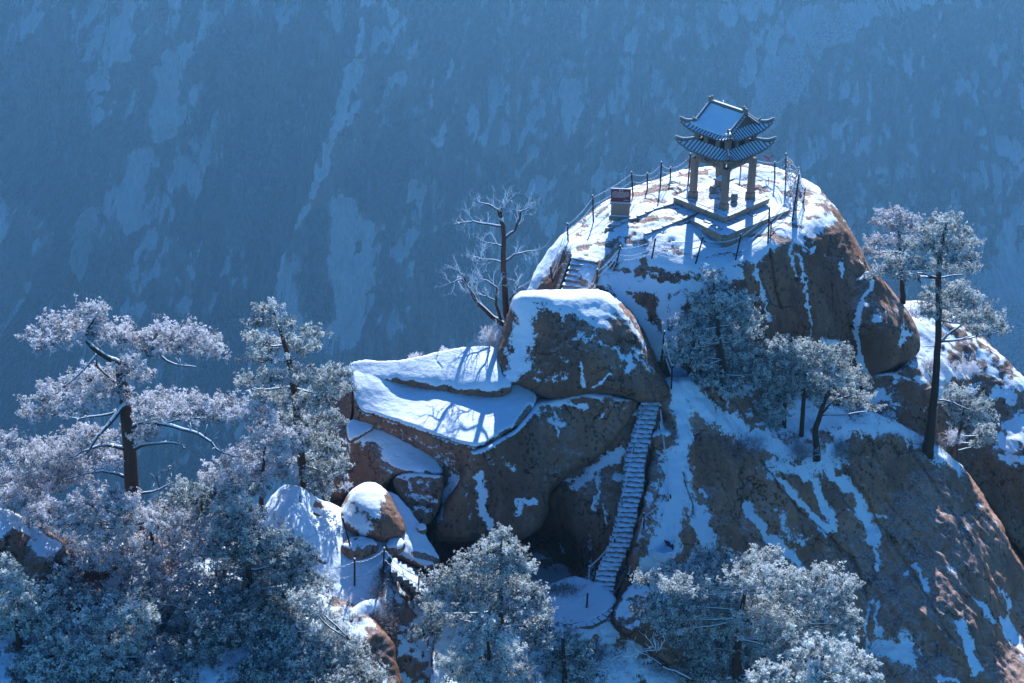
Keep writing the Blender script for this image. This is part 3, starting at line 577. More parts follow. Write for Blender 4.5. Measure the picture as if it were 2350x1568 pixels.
# ------------------------------------------------------------------ far mountain wall across the valley
def wall():
    x = np.arange(-900, 1000, 3.1); z = np.arange(-1420, 40, 3.3); X, Z = np.meshgrid(x, z)
    Y0 = 1850 + (Z + 600) * .60
    P = np.stack([X, Y0, Z], -1).reshape(-1, 3); u, v = uv_of(P)
    h = 34 * fbm(P / np.array([300, 1e9, 520]) + 3, 3) + 48 * ridged(P / np.array([95, 1e9, 300]) + 7, 4) + 15 * ridged(P / np.array([34, 1e9, 90]) + 1, 4) + 3.0 * fbm(P / np.array([9, 1e9, 22]), 3)
    uw = u + 26 * fbm(P / np.array([80, 1e9, 80]) + 50, 3)
    def lin(pl): p = np.array(pl, float); return np.interp(v, p[:, 1], p[:, 0])
    # middle spur
    c1 = lin([(900, -300), (850, 0), (832, 90), (795, 190), (762, 290), (742, 360), (700, 440), (668, 470), (652, 540), (636, 620), (612, 700), (590, 900)]); d1 = uw - c1
    k1 = np.where(d1 < 0, np.exp(-(d1 / 30) ** 2), np.exp(-(d1 / 250) ** 2)); h = h + 120 * k1
    c0 = lin([(10, -100), (18, 95), (60, 200), (95, 330), (150, 400), (190, 430), (120, 560), (60, 700), (40, 1200)]); d0 = uw - c0
    h = h + 110 * np.where(d0 > 0, np.exp(-(d0 / 22) ** 2), 1)
    c4 = lin([(0, 100), (40, 200), (80, 330), (85, 450), (60, 560), (20, 760)]); h = h - 16 * np.exp(-((uw - c4) / 8) ** 2)
    c2 = lin([(1010, -100), (1000, 20), (1050, 130), (1090, 220), (1160, 300), (1240, 420), (1300, 800)]); d2 = uw - c2
    h = h + 45 * np.where(d2 > 0, np.exp(-(d2 / 60) ** 2), np.exp(-(d2 / 160) ** 2))
    c3 = lin([(2150, -100), (1880, 50), (1760, 200), (1700, 330), (1640, 600)]); d3 = uw - c3
    h = h + 55 * np.where(d3 > 0, np.exp(-(d3 / 260) ** 2), np.exp(-(d3 / 45) ** 2))
    q = (u - 2100) * .62 + (v - 700) * 1.0 + 40 * fbm(P / np.array([90, 1e9, 90]), 3)
    h = h + 210 * sstep(-60, 160, q)
    gmid = lin([(740, 0), (735, 300), (690, 400), (640, 480), (610, 560), (570, 800)]); h = h - 22 * np.exp(-((uw - gmid) / 35) ** 2)
    Y = Y0.ravel() - h
    h = h + 20 * fbm(P / np.array([70, 1e9, 75]) + 77, 3) + 9 * ridged(P / np.array([26, 1e9, 34]) + 13, 3); Y = Y0.ravel() - h
    # cover: snow, forest, bare rock, with relief light and shade painted in
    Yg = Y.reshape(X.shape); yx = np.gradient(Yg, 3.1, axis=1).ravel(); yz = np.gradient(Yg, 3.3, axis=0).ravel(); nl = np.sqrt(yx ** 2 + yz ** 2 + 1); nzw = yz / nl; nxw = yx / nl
    RL = ridged(P / np.array([95, 1e9, 300]) + 7, 4); Ps = P.copy(); Ps[:, 0] = P[:, 0] + .22 * (P[:, 2] + 700) * np.tanh((P[:, 0] + 250) / 200.); s = .25 + .18 * RL + .90 * (nzw - .51) + .24 * fbm(Ps / np.array([42, 1e9, 230]) + 20, 5, .6) - .28 * nxw  # snow pales crests and left faces, painting in relief light
    fo = .42 + .70 * fbm(Ps / np.array([90, 1e9, 230]) + 33, 5, .6) + .35 * nxw - .30 * RL  # forest darkens hollows and right faces as painted shade
    def blobm(pl, w_, soft=.5):
        ds, _, _ = seg_dist(u + 10 * fbm(P / np.array([25, 1e9, 25]), 3), v + 12 * fbm(P / np.array([25, 1e9, 25]) + 9, 3), pl); return 1 - sstep(1 - soft, 1 + soft, ds / w_)
    for pl, w_, a in [([(408, 120), (400, 200), (385, 290)], 30, .8), ([(385, 250), (378, 300)], 20, .6), ([(335, 340), (318, 400), (325, 470)], 26, .7), ([(218, 460), (205, 530), (185, 590)], 24, .95), ([(225, 470), (190, 520)], 18, .8),
                      ([(800, 400), (830, 470), (820, 560), (790, 640)], 52, .85), ([(640, 600), (620, 680)], 30, .4), ([(700, 540), (700, 720), (690, 780)], 60, .5), ([(850, 20), (830, 60), (825, 100)], 12, .9), ([(820, 130), (770, 260), (745, 340)], 8, .8), ([(735, 370), (680, 460)], 6, .9), ([(530, 130), (520, 170)], 12, .9),
                      ([(1025, 195), (1010, 225)], 12, .7), ([(5, 60), (0, 110)], 10, .9), ([(10, 190), (5, 230)], 16, .8), ([(500, 10), (480, 60)], 14, .7), ([(1470, 10), (1485, 60)], 4, .8), ([(515, 250), (495, 330)], 26, .5), ([(290, 20), (320, 90)], 14, .6), ([(75, 520), (65, 600)], 8, .7), ([(960, 350), (945, 400)], 10, .6), ([(660, 500), (645, 560)], 22, .45)]:
        b_ = blobm(pl, w_); s = s * (1 - b_) + b_ * (.35 + .62 * a); fo = fo * (1 - b_)
    for pl, w_, a in [([(845, 310), (870, 360)], 34, 1), ([(760, 400), (740, 520), (760, 620)], 30, .9), ([(890, 470), (905, 475)], 12, .9), ([(835, 480), (840, 500)], 8, .9), ([(560, 100), (600, 300), (600, 500)], 90, .5), ([(120, 100), (200, 300)], 60, .5), ([(540, 800), (640, 760), (900, 850)], 120, .6), ([(440, 430), (450, 500)], 30, .6), ([(300, 250), (290, 330)], 24, .6), ([(250, 560), (240, 620)], 40, .7)]:
        b_ = a * blobm(pl, w_); s = s * (1 - b_); fo = np.maximum(fo, b_)
    rockm = .5 * blobm([(60, 350), (80, 560), (30, 800)], 60) + .6 * blobm([(150, 380), (180, 430)], 30) + .7 * blobm([(800, 230), (740, 420), (665, 520), (660, 620)], 40) + .5 * blobm([(560, 150), (545, 190)], 16)
    br = blobm([(1900, 20), (1800, 160), (1740, 250)], 40) + blobm([(2150, 540), (2230, 690), (2350, 610)], 50)
    wob = .5 + .5 * fbm(Ps / np.array([30, 1e9, 60]) + 61, 4, .6)
    def side(d, wl, wr, am):      # painted shade: forest darkens one flank of a spur, pale cover lights the other
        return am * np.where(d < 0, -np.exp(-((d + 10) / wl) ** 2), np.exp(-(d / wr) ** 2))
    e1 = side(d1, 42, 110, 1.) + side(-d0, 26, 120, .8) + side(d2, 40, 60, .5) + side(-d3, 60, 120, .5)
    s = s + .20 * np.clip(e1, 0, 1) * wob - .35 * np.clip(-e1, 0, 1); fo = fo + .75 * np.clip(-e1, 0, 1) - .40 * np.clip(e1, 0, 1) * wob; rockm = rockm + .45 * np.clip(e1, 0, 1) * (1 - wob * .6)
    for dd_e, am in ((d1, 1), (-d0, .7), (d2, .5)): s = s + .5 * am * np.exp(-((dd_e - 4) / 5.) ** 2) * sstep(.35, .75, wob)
    P[:, 1] = Y
    ny, nx = X.shape; idx = np.arange(nx * ny).reshape(ny, nx)
    Fq = np.stack([idx[:-1, :-1], idx[:-1, 1:], idx[1:, 1:], idx[1:, :-1]], -1).reshape(-1, 4)
    me = mesh_np('mountain_wall', P, Fq, True, {'snow': s, 'forest': np.clip(fo, 0, 1), 'rock': np.clip(rockm, 0, 1), 'brown': np.clip(br, 0, 1)})
    m, t = new_mat('far_mountain'); n = N(t); p = n.pos()
    pv_ = n.pos((1, .05, .22)); st = n.noise(.10, pv_, 9, .78); st2 = n.noise(.34, n.pos((1, .05, .35)), 5, .7); f2 = n.noise(.25, p, 6, .75); trees = n.voro(.20, n.pos((1, .05, .8)))
    c = n.mix(n.step(st, .40, .60), (.03, .03, .035), (.34, .29, .27))
    c = n.mix(n.math('MULTIPLY', n.attr('rock'), .75), c, n.mix(n.step(st2, .35, .65), (.22, .17, .15), (.42, .34, .30)))
    e = n.math('ADD', n.attr('forest'), n.math('MULTIPLY', n.math('SUBTRACT', n.noise(.06, n.pos((1, .05, .5)), 9, .78), .5), 1.6))
    fm = n.step(e, .42, .66); tr = n.step(n.math('ADD', n.math('MULTIPLY', trees, .6), n.math('MULTIPLY', f2, .9)), .55, 1.05, 0, 1)
    c = n.mix(fm, c, n.mix(tr, (.006, .010, .014), (.17, .20, .22)))
    sn = n.math('ADD', n.attr('snow'), n.math('MULTIPLY', n.math('SUBTRACT', n.noise(.14, n.pos((1.2, .05, .22)), 10, .80), .5), 1.7))
    sn = n.math('ADD', sn, n.math('MULTIPLY', n.math('SUBTRACT', f2, .5), .5))
    sn = n.math('SUBTRACT', sn, n.math('MULTIPLY', fm, .20))
    c = n.mix(n.step(sn, .38, .60), c, n.mix(n.step(st2, .32, .62), (.60, .68, .76), (.88, .94, 1.0)))
    c = n.mix(n.math('MULTIPLY', n.attr('brown'), n.math('MULTIPLY', n.step(f2, .42, .6), .75)), c, (.30, .13, .08))
    n.out(n.bsdf(c, .95, n.bump(n.math('ADD', st, n.math('ADD', f2, st2)), 1., 12.0), 0))
    o = link('mountain_wall', me, m); tag(o, 'steep far mountainside across the valley with snow gullies and dark forest', None, None, 'structure')
wall()
b = MB(); b.add([(-2600, -300, -1425), (2600, -300, -1425), (2600, 2700, -1425), (-2600, 2700, -1425)], [(0, 1, 2, 3)])
tag(b.build('valley_floor', M['rock_grey']), 'shaded valley floor far below the summit', None, None, 'structure')
# air
hz = MB(); hz.add([(x, y, z) for x in (-1500, 1500) for y in (-250, 2250) for z in (-1428, 62)], [(0, 1, 3, 2), (4, 6, 7, 5), (0, 4, 5, 1), (2, 3, 7, 6), (0, 2, 6, 4), (1, 5, 7, 3)])
hm = bpy.data.materials.new('air'); hm.use_nodes = True; hm.node_tree.nodes.clear()
pv = hm.node_tree.nodes.new('ShaderNodeVolumePrincipled'); oo = hm.node_tree.nodes.new('ShaderNodeOutputMaterial')
pv.inputs['Color'].default_value = (.23, .58, 1.0, 1); pv.inputs['Density'].default_value = .00020; pv.inputs['Anisotropy'].default_value = .65
hm.node_tree.links.new(pv.outputs[0], oo.inputs['Volume'])
tag(hz.build('haze', hm), 'blue winter haze filling the valley', None, None, 'stuff')

# ================================================================== PAVILION
def G(k, u, v): return W(u, v, float(GF[k](u, v)))
PC = Vector((12.0, 84.05, .35)); PRZ = R(-47)
pav = empty('stone_pavilion', PC, PRZ)
tag(pav, 'small two tiered stone pavilion with upturned snowy eaves on four square columns', 'pavilion')
for sx in (-1, 1):
    for sy in (-1, 1):
        b = MB().box((0, 0, 1.42), (.34, .34, 2.1)); c = b.build('column', M['stone_bare'], pav, bevel=.035); c.location = (1.155 * sx, 1.155 * sy, 0)
        p_ = MB().box((0, 0, .19), (.44, .44, .38), top=.97).build('plinth', M['stone_bare'], c, bevel=.03)
for k in range(4):
    a = k * math.pi / 2; Mz = Matrix.Rotation(a, 3, 'Z')
    b = MB().box((0, -1.155, 2.60), (1.97, .26, .50)).box((0, -1.155, 2.90), (2.62, .30, .10))
    for x_ in (-.9, .9): b.box((x_, -1.155, 2.30), (.16, .20, .10))
    for i in range(len(b.v)): b.v[i] = tuple(Mz @ Vector(b.v[i]))
    bm_ = b.build('carved_beam', M['stone_bare'], pav, bevel=.01)
    if k == 0:
        for mx in (-.72, .52):
            c = MB()
            for r0 in (.175,):
                c.tube([(mx + r0 * math.cos(t * .35), -1.29, 2.59 + r0 * math.sin(t * .35)) for t in range(19)], .012, 5)
            c.tube([(mx + (.13 - .0042 * t) * math.cos(t * .5), -1.29, 2.59 + (.13 - .0042 * t) * math.sin(t * .5)) for t in range(28)], .010, 5)
            c.build('medallion', M['tile'], bm_)
        c = MB().box((-.10, -1.287, 2.59), (.80, .012, .40)); c.build('inscription_panel', M['stone_bare'], bm_)
        for x_ in (-.51, .31): MB().box((x_, -1.294, 2.59), (.02, .02, .42)).build('panel_border', M['tile'], bm_)
    if k == 1:
        for i in range(7):
            c = MB(); x_ = -.85 + i * .27; pts = [(x_ + (.10 - .003 * t) * math.cos(t * .6 + i), (.09 - .003 * t) * math.sin(t * .6 + i)) for t in range(22)]
            c.tube([tuple(Mz @ Vector((p[0], -1.288, 2.59 + p[1]))) for p in pts], .012, 4); c.build('carved_scroll', M['tile'], bm_)
def text_mesh(s, size, depth=.004):
    cu = bpy.data.curves.new('lettering', 'FONT'); cu.body = s; cu.size = size; cu.extrude = depth; cu.align_x = 'CENTER'; cu.align_y = 'CENTER'; cu.resolution_u = 3
    o = bpy.data.objects.new('lettering_source', cu); COL.objects.link(o); dg = bpy.context.evaluated_depsgraph_get()
    me = bpy.data.meshes.new_from_object(o.evaluated_get(dg)); bpy.data.objects.remove(o); me.materials.clear(); return me
for i, ch in enumerate('亭棋下'):
    o = link('lettering', text_mesh(ch, .24), M['ink'], pav); o.location = (-.29 + i * .21, -1.303, 2.59); o.rotation_euler = (R(90), 0, 0)
o = link('lettering', text_mesh('亭', .05), M['ink'], pav); o.location = (-.45, -1.303, 2.59); o.rotation_euler = (R(90), 0, 0)

def zlow(D): return 3.12 + .42 * (np.clip((1.95 - D) / .73, 0, 1)) ** 1.15
def zup(D): return 4.24 + 1.16 * (np.clip((1.82 - D) / 1.82, 0, 1)) ** 1.18
def roofpt(D0, D1, zf, lift, k, s, t, half=None, off=0.):
    """s: 0 eave .. 1 top, t: -1..1 along the side"""
    t = np.asarray(t, float); s = np.asarray(s, float)
    Dd = D0 - .10 + .10 * np.abs(t) ** 3; D = Dd + (D1 - Dd) * s
    lat = t * np.maximum(D, half if half else 0) if half else t * D
    if half: lat = t * np.where(D > half, D, half)
    z = zf(D0 + (D1 - D0) * s) + lift * np.abs(t) ** 4.0 * np.clip(1 - s * (D0 - D1) / .85, 0, 1) ** 1.6 + off
    a = k * math.pi / 2; x, y = lat, -D
    return np.stack([x * math.cos(a) - y * math.sin(a), x * math.sin(a) + y * math.cos(a), z], -1)
def roof(D0, tops, zf, lift, name, nrib=17):
    root = empty(name, (0, 0, 0)); root.parent = pav; root.name = name
    deck = MB(); sn = MB(); nt_, ns = 28, 12
    for k in range(4):
        D1, half = tops[k % 2]
        T, S = np.meshgrid(np.linspace(-1, 1, nt_), np.linspace(0, 1, ns))
        for mbx, off in ((deck, 0), (deck, -.09), (sn, .022)):
            Pp = roofpt(D0, D1, zf, lift, k, S.ravel(), T.ravel(), half, off)
            Fs = [(j * nt_ + i, j * nt_ + i + 1, (j + 1) * nt_ + i + 1, (j + 1) * nt_ + i) for j in range(ns - 1) for i in range(nt_ - 1)]
            if off < 0: Fs = [f[::-1] for f in Fs]
            mbx.add(Pp, Fs)
        e0 = roofpt(D0, D1, zf, lift, k, np.zeros(nt_), np.linspace(-1, 1, nt_), half, .02); e1 = e0 - np.array([0, 0, .08])
        deck.add(np.vstack([e0, e1]), [(nt_ + i, nt_ + i + 1, i + 1, i) for i in range(nt_ - 1)])
        for i in range(nrib):
            lat = -D0 + .06 + (2 * D0 - .12) * i / (nrib - 1)
            smax = 1.0
            ss = np.linspace(-.02, 1, 12); pts = []
            for s_ in ss:
                Dd = D0 - .1 + .1 * abs(lat / D0) ** 3; D = Dd + (D1 - Dd) * max(s_, 0); w_ = max(D, half) if half else D
                if abs(lat) > w_ - .03: break
                q = roofpt(D0, D1, zf, lift, k, s_, lat / w_, half, .03); pts.append(q)
            if len(pts) > 1:
                MB().tube(pts, .032, 6).build('tile_row', M['tile_bare'], root, True)
            q = roofpt(D0, D1, zf, lift, k, -.015, np.clip(lat / D0, -1, 1), None, -.01)
            MB().box(q, (.075, .07, .075), Matrix.Rotation(k * math.pi / 2, 3, 'Z')).build('eave_tile', M['tile'], root)
        # hip ridge ending in an upturned tip
        hs = np.linspace(1 if not half else (D0 - max(tops[0][1] or 0, tops[1][1] or 0, 1.20)) / (D0 - D1), -.06, 12) if False else np.linspace(1, 0, 12)
    for k in range(4):
        Dt = max(tops[0][0], tops[1][0]); pts = []
        for D in np.linspace(Dt, D0 + .06, 14):
            sN = (D0 - D) / (D0 - Dt); a = k * math.pi / 2 - math.pi / 4
            z = float(zf(np.array(min(D, D0)))) + lift * np.clip(1 - max(sN, 0) * (D0 - Dt) / .85, 0, 1) ** 1.6 + .07 + (.10 * (1 - min(1, max(0, sN) * 2.2)) ** 2)
            pts.append((D * math.sqrt(2) * math.cos(a), D * math.sqrt(2) * math.sin(a), z))
        rr = [.078] * 9 + [.074, .068, .060, .048, .028]
        MB().tube(pts, rr, 8).build('hip_ridge', M['stone'], root, True)
        up = [(p[0], p[1], p[2] + .062) for p in pts]; MB().tube(up, [x * .55 for x in rr], 6).build('ridge_snow', M['snow'], root, True)
        und = [(p[0], p[1], p[2] - .10) for p in pts]; MB().tube(und[5:], [x * 1.0 for x in rr[5:]], 6).build('hip_rafter', M['stone_bare'], root, True)
    deck.build('roof_deck', M['stone_bare'], root, True); sn.build('snow_layer', M['snow'], root, True)
    return root
lower = roof(1.95, ((1.20, None), (1.20, None)), zlow, .40, 'lower_roof')
upper = roof(1.82, ((.03, 1.22), (1.16, None)), zup, .42, 'upper_roof')
# wall band with openings
band = empty('wall_band', (0, 0, 0)); band.parent = pav
for k in range(4):
    Mz = Matrix.Rotation(k * math.pi / 2, 3, 'Z')
    def bb(c, d, nm, mt='stone_bare'):
        b = MB().box(c, d)
        for i in range(len(b.v)): b.v[i] = tuple(Mz @ Vector(b.v[i]))
        b.build(nm, M[mt], band, bevel=.008)
    bb((0, -1.14, 3.49), (2.40, .16, .12), 'sill'); bb((0, -1.14, 4.24), (2.44, .18, .20), 'top_beam')
    for x0, x1 in ((-1.03, -.94), (-.57, -.29), (.29, .57), (.94, 1.03)): bb(((x0 + x1) / 2, -1.14, 3.85), (x1 - x0, .15, .60), 'pier')
    c = MB().box((0, 0, 0), (.24, .24, .62)); cc = c.build('corner_post', M['stone_bare'], band, bevel=.03); cc.location = Mz @ Vector((1.13, -1.13, 3.85))
MB().box((0, 0, 3.42), (2.2, 2.2, .05)).build('inner_floor', M['stone_bare'], band)
MB().box((0, 0, 2.99), (2.5, 2.5, .05)).build('ceiling_slab', M['stone_bare'], band)
# snow blanket on both long slopes
for k in (0, 2):
    nt_, ns = 30, 16; T, S = np.meshgrid(np.linspace(-1, 1, nt_), np.linspace(.14, .97, ns)); D = (1.72 - 1.69 * S)
    half = np.where(D > 1.20, np.minimum(D, 1.62) - .02, 1.18); bump_ = .018 * fbm(np.stack([T.ravel() * 3, S.ravel() * 5, T.ravel() * 0 + k], -1), 3).reshape(T.shape)
    ragged = (.05 * fbm(np.stack([T.ravel() * 9, T.ravel() * 0, T.ravel() * 0 + k], -1), 3)).reshape(T.shape) * (S < .15)
    a = k * math.pi / 2; x = T * half; y = -(D + ragged); z = zup(D + .0) + .42 * np.abs(T) ** 4 * np.clip(1 - (1.82 - D) / .85, 0, 1) ** 1.6 + .075 + bump_
    V = np.stack([x * math.cos(a) - y * math.sin(a), x * math.sin(a) + y * math.cos(a), z], -1).reshape(-1, 3); V2 = V - np.array([0, 0, .05])
    idx = [(j * nt_ + i, j * nt_ + i + 1, (j + 1) * nt_ + i + 1, (j + 1) * nt_ + i) for j in range(ns - 1) for i in range(nt_ - 1)]
    b = MB().add(np.vstack([V, V2]), idx + [tuple(q + nt_ * ns for q in f[::-1]) for f in idx] + [(nt_ * ns + i, nt_ * ns + i + 1, i + 1, i) for i in range(nt_ - 1)])
    b.build('snow_blanket', M['snow'], upper, True)
# ridge, gables, verges, ornaments
MB().box((0, 0, 5.41), (2.66, .15, .32)).build('main_ridge', M['stone_bare'], upper, bevel=.02)
MB().box((0, 0, 5.585), (2.60, .14, .04)).build('ridge_snow', M['snow'], upper, bevel=.018)
def curl(c, s, yaw, name='ridge_ornament'):
    b = MB(); rot = Matrix.Rotation(yaw, 3, 'Z')
    for (x, z, r_) in ((0, 0, .12), (.02, .12, .115), (.10, .21, .085), (.17, .16, .06), (-.09, .14, .07)):
        q = rot @ Vector((x * s, 0, z * s)); rr = r_ * s
        b.lathe((c[0] + q.x, c[1] + q.y, c[2] + q.z - rr), [(rr * .25, 0), (rr * .8, rr * .4), (rr, rr), (rr * .8, rr * 1.6), (rr * .25, rr * 2)], 8)
    o = b.build(name, M['stone'], upper, True); o['kind'] = 'thing'; del o['kind']
for sx in (-1, 1):
    curl((1.27 * sx, 0, 5.50), 1.15, 0 if sx < 0 else math.pi)
    zs = [float(zup(np.array(d))) for d in (1.10, .55, .04)]
    b = MB(); x0 = 1.10 * sx; tri = [(0, 5.30), (-.55, zs[1] - .03), (-1.1, zs[0] - .05), (1.1, zs[0] - .05), (.55, zs[1] - .03)]
    b.add([(x0, y, z) for y, z in tri] + [(x0 - .08 * sx, y, z) for y, z in tri], [(0, 1, 2, 3, 4)[::sx], (5, 6, 7, 8, 9)[::-sx]] + [(i, (i + 1) % 5, 5 + (i + 1) % 5, 5 + i) for i in range(5)])
    b.build('gable', M['stone_bare'], upper)
    for sy in (-1, 1):
        pts = [(1.25 * sx, sy * d, float(zup(np.array(d))) + .09) for d in np.linspace(.02, 1.30, 9)]
        b = MB().tube(pts, .095, 6); b.build('verge_ridge', M['stone_bare'], upper, True)
        MB().tube([(p[0], p[1], p[2] + .082) for p in pts], .045, 6).build('ridge_snow', M['snow'], upper, True)
        curl((1.25 * sx, sy * 1.30, float(zup(np.array(1.3))) + .14), .8, sy * math.pi / 2)
        for i in range(8):
            d = .12 + i * .15; z = float(zup(np.array(d)))
            MB().tube([(1.27 * sx, sy * d, z + .02), (1.43 * sx, sy * d, z - .03)], [.04, .036], 6).build('verge_tile', M['tile'], upper)
            MB().tube([(1.29 * sx, sy * (d + .075), z + .02), (1.40 * sx, sy * (d + .075), z - .02)], .035, 6).build('verge_snow', M['snow'], upper)
        MB().tube([(1.36 * sx, sy * d, float(zup(np.array(d))) - .09) for d in np.linspace(.02, 1.25, 6)], .03, 4).build('bargeboard', M['stone_bare'], upper)
    MB().box((1.16 * sx, 0, 5.05), (.05, .10, .5)).build('gable_pendant', M['stone_bare'], upper)
# table and stools
t = empty('stone_table', PZ(1659, 438, .35), PRZ); tag(t, 'square stone chess table standing behind the front column', 'table')
MB().box((0, 0, .72), (.86, .86, .09)).build('table_top', M['stool'], t, bevel=.01); MB().lathe((0, 0, 0), [(.2, 0), (.14, .15), (.13, .5), (.22, .675)], 14).build('pedestal', M['stool'], t, True)
MB().box((0, 0, .785), (.80, .80, .03)).build('snow_cap', M['snow'], t, bevel=.012)
for (u, v, lab) in ((1635, 444, 'barrel shaped stone stool left of the front column'), (1684.5, 462, 'barrel shaped stone stool right of the front column')):
    o = empty('stone_stool', PZ(u, v, .35)); tag(o, lab, 'stool', 'stone stools under the pavilion')
    MB().lathe((0, 0, 0), [(.15, 0), (.19, .08), (.215, .24), (.19, .40), (.155, .46)], 18).build('seat', M['stool'], o, True)
    MB().lathe((0, 0, .46), [(.15, 0), (.14, .03), (.07, .05)], 14).build('snow_cap', M['snow'], o, True)
# stone platform: two steps
plat = empty('stone_platform', PC, PRZ); tag(plat, 'two stepped platform of granite blocks under the pavilion, dusted with snow', 'platform')
def row(name, p0, p1, h, d, parent, mat='stone', n=None, world=False, jit=.012, snow=.0, hlast=None):
    p0, p1 = Vector(p0), Vector(p1); L = (p1 - p0); n = n or max(1, round(L.length / .62)); yaw = math.atan2(L.y, L.x)
    cuts = [0] + sorted([(i + rnd.uniform(-.18, .18)) / n for i in range(1, n)]) + [1]
    for a, b_ in zip(cuts[:-1], cuts[1:]):
        hh = h if hlast is None else h + (hlast - h) * (a + b_) / 2
        c = p0 + L * ((a + b_) / 2) + Vector((rnd.uniform(-jit, jit), rnd.uniform(-jit, jit), -hh / 2 + rnd.uniform(-jit, jit) * .5))
        o = MB().box((0, 0, 0), ((b_ - a) * L.length - .018, d, hh)).build(name, M[mat], parent, bevel=.015)
        o.location = c; o.rotation_euler = (0, 0, yaw)
S_ = 1.92
row('stone_block', (-S_, -S_ + .1, 0), (S_, -S_ + .1, 0), .17, .3, plat); row('stone_block', (S_ - .1, -S_ + .26, 0), (S_ - .1, S_, 0), .17, .3, plat)
row('stone_block', (-S_, -S_ + .12, -.175), (S_, -S_ + .12, -.175), .17, .3, plat); row('stone_block', (S_ - .12, -S_ + .27, -.175), (S_ - .12, S_, -.175), .17, .3, plat)
MB().box((-.13, .13, -.2), (S_ * 2 - .27, S_ * 2 - .27, .34)).build('fill', M['stone_bare'], plat)
for i in range(6):
    for j in range(6):
        x0 = -S_ + .0 + i * (2 * S_ - .25) / 6; y0 = -S_ + .26 + j * (2 * S_ - .26) / 6; w_ = (2 * S_ - .25) / 6
        bare = -1.5 < x0 + .3 < 1.4 and -1.0 < y0 + .3 < 1.6 and rnd.random() < .62 or (j == 0 and i in (1, 2, 4))
        o = MB().box((0, 0, 0), (w_ - .014, w_ - .014, .05)).build('paving_slab', M['slab' if bare else 'snow'], plat); o.location = (x0 + w_ / 2, y0 + w_ / 2, -.012 + (0 if bare else .018) + rnd.uniform(-.004, .004))
inv = (Matrix.Translation(PC) @ Matrix.Rotation(PRZ, 4, 'Z')).inverted()
q = [inv @ Vector(PZ(*a)) for a in ((1591, 503, -.08), (1663, 538, -.02), (1808, 479, -.05))]
ql, qf, qr = q
qe = Vector((qf.x, qf.y, 0)); 
row('stone_block', qf, qr, .24, .34, plat, 'stone', 7); row('stone_block', qf - Vector((0, 0, .25)), qr - Vector((0, 0, .25)), .24, .33, plat, 'stone', 7); row('stone_block', qf - Vector((0, 0, .50)), qf + (qr - qf) * .55 - Vector((0, 0, .50)), .24, .32, plat, 'stone', 4)
row('stone_block', ql, qf, .22, .34, plat, 'stone', 4); row('stone_block', ql.lerp(qf, .35) - Vector((0, 0, .23)), qf - Vector((0, 0, .23)), .24, .33, plat, 'stone', 3)
b = MB(); off = Vector((0, 0, -.03)); qb = qr + (ql - qf) * 1.6; qc = ql + (qr - qf)
pts = [ql, qf, qr, qr + (ql - qf) * 1.5, ql + (ql - qf) * .5 + (qr - qf) * .6]
b.add([p + Vector((0, 0, .015)) for p in pts] + [p - Vector((0, 0, .45)) for p in pts], [(0, 1, 2, 3, 4), (9, 8, 7, 6, 5)] + [(i, 5 + i, 5 + (i + 1) % 5, (i + 1) % 5) for i in range(5)]); b.build('snow_cover', M['snow'], plat)
for (u, v, su, rz) in ((1625, 508, .42, .1), (1640, 519, .40, .0), (1672, 509, .55, 0), (1684, 504, .45, .05), (1650, 526, .36, .1), (1726, 492, .4, 0)):
    p = inv @ Vector(PZ(u, v, -.01)); o = MB().box((0, 0, 0), (su * 1.1, su * .8, .03)).build('paving_slab', M['slab'], plat); o.location = p; o.rotation_euler = (0, 0, rz)
# kerbs of the path
def gnd(u, v, k='A', dz=0): p = G(k, u, v); return Vector((p[0], p[1], p[2] + dz))
for lab, pts in (('low stone kerb running from the platform towards the upper stair', [(1608, 491), (1565, 510), (1520, 528), (1478, 546)]), ('low stone kerb behind the information sign', [(1545, 473), (1500, 488), (1462, 505), (1425, 520), (1388, 534)])):
    k_ = empty('stone_kerb', gnd(*pts[0], dz=.1)); tag(k_, lab, 'kerb')
    for a, b_ in zip(pts[:-1], pts[1:]):
        row('stone_block', gnd(*a, dz=.24) - k_.location, gnd(*b_, dz=.24) - k_.location, .30, .18, k_, 'stone', 2)

# ================================================================== SIGNS
sg = gnd(1423, 503, dz=.02); sign = empty('information_sign', sg, R(-6)); tag(sign, 'maroon information board with rows of small white writing on a stone pedestal', 'sign')
MB().box((0, 0, .12), (1.26, .55, .30)).build('base_block', M['stool'], sign, bevel=.02); MB().box((0, 0, .62), (1.06, .42, .74)).build('pedestal', M['stone_bare'], sign, bevel=.015)
MB().box((0, 0, 1.02), (1.22, .50, .09)).build('pedestal_cap', M['stone_bare'], sign, bevel=.015)
MB().box((0, -.12, .285), (1.2, .2, .03)).build('snow_cap', M['snow'], sign, bevel=.012); MB().box((0, -.17, 1.075), (1.18, .14, .025)).build('snow_cap', M['snow'], sign, bevel=.01)
bd = MB().box((0, 0, 0), (1.12, .08, .76)).build('board', M['board'], sign, bevel=.01); bd.location = (0, -.02, 1.46); bd.rotation_euler = (R(-8), 0, 0)
MB().box((0, .0, .39), (1.12, .09, .035)).build('snow_cap', M['snow'], bd, bevel=.015)
ob = link('lettering', text_mesh('博  台', .10, .002), M['white_print'], bd); ob.location = (0, -.043, .30); ob.rotation_euler = (R(90), 0, 0)
tx = MB()
for r_ in range(8):
    z = .21 - r_ * .052; x = -.47 + (.07 if r_ == 0 else 0); end = .47 if r_ < 6 else (.30 if r_ == 6 else -.9)
    while x < end:
        w_ = rnd.uniform(.016, .03)
        if rnd.random() < .93: tx.box((x, -.042, z), (w_, .003, .022))
        x += w_ + .012
    if r_ == 7:
        x = .17
        while x < .47: tx.box((x, -.042, -.26), (.02, .003, .02)).box((x, -.042, -.30), (.02, .003, .018)); x += .032
o = tx.build('small_print', M['white_print'], bd); o['kind'] = 'stuff'
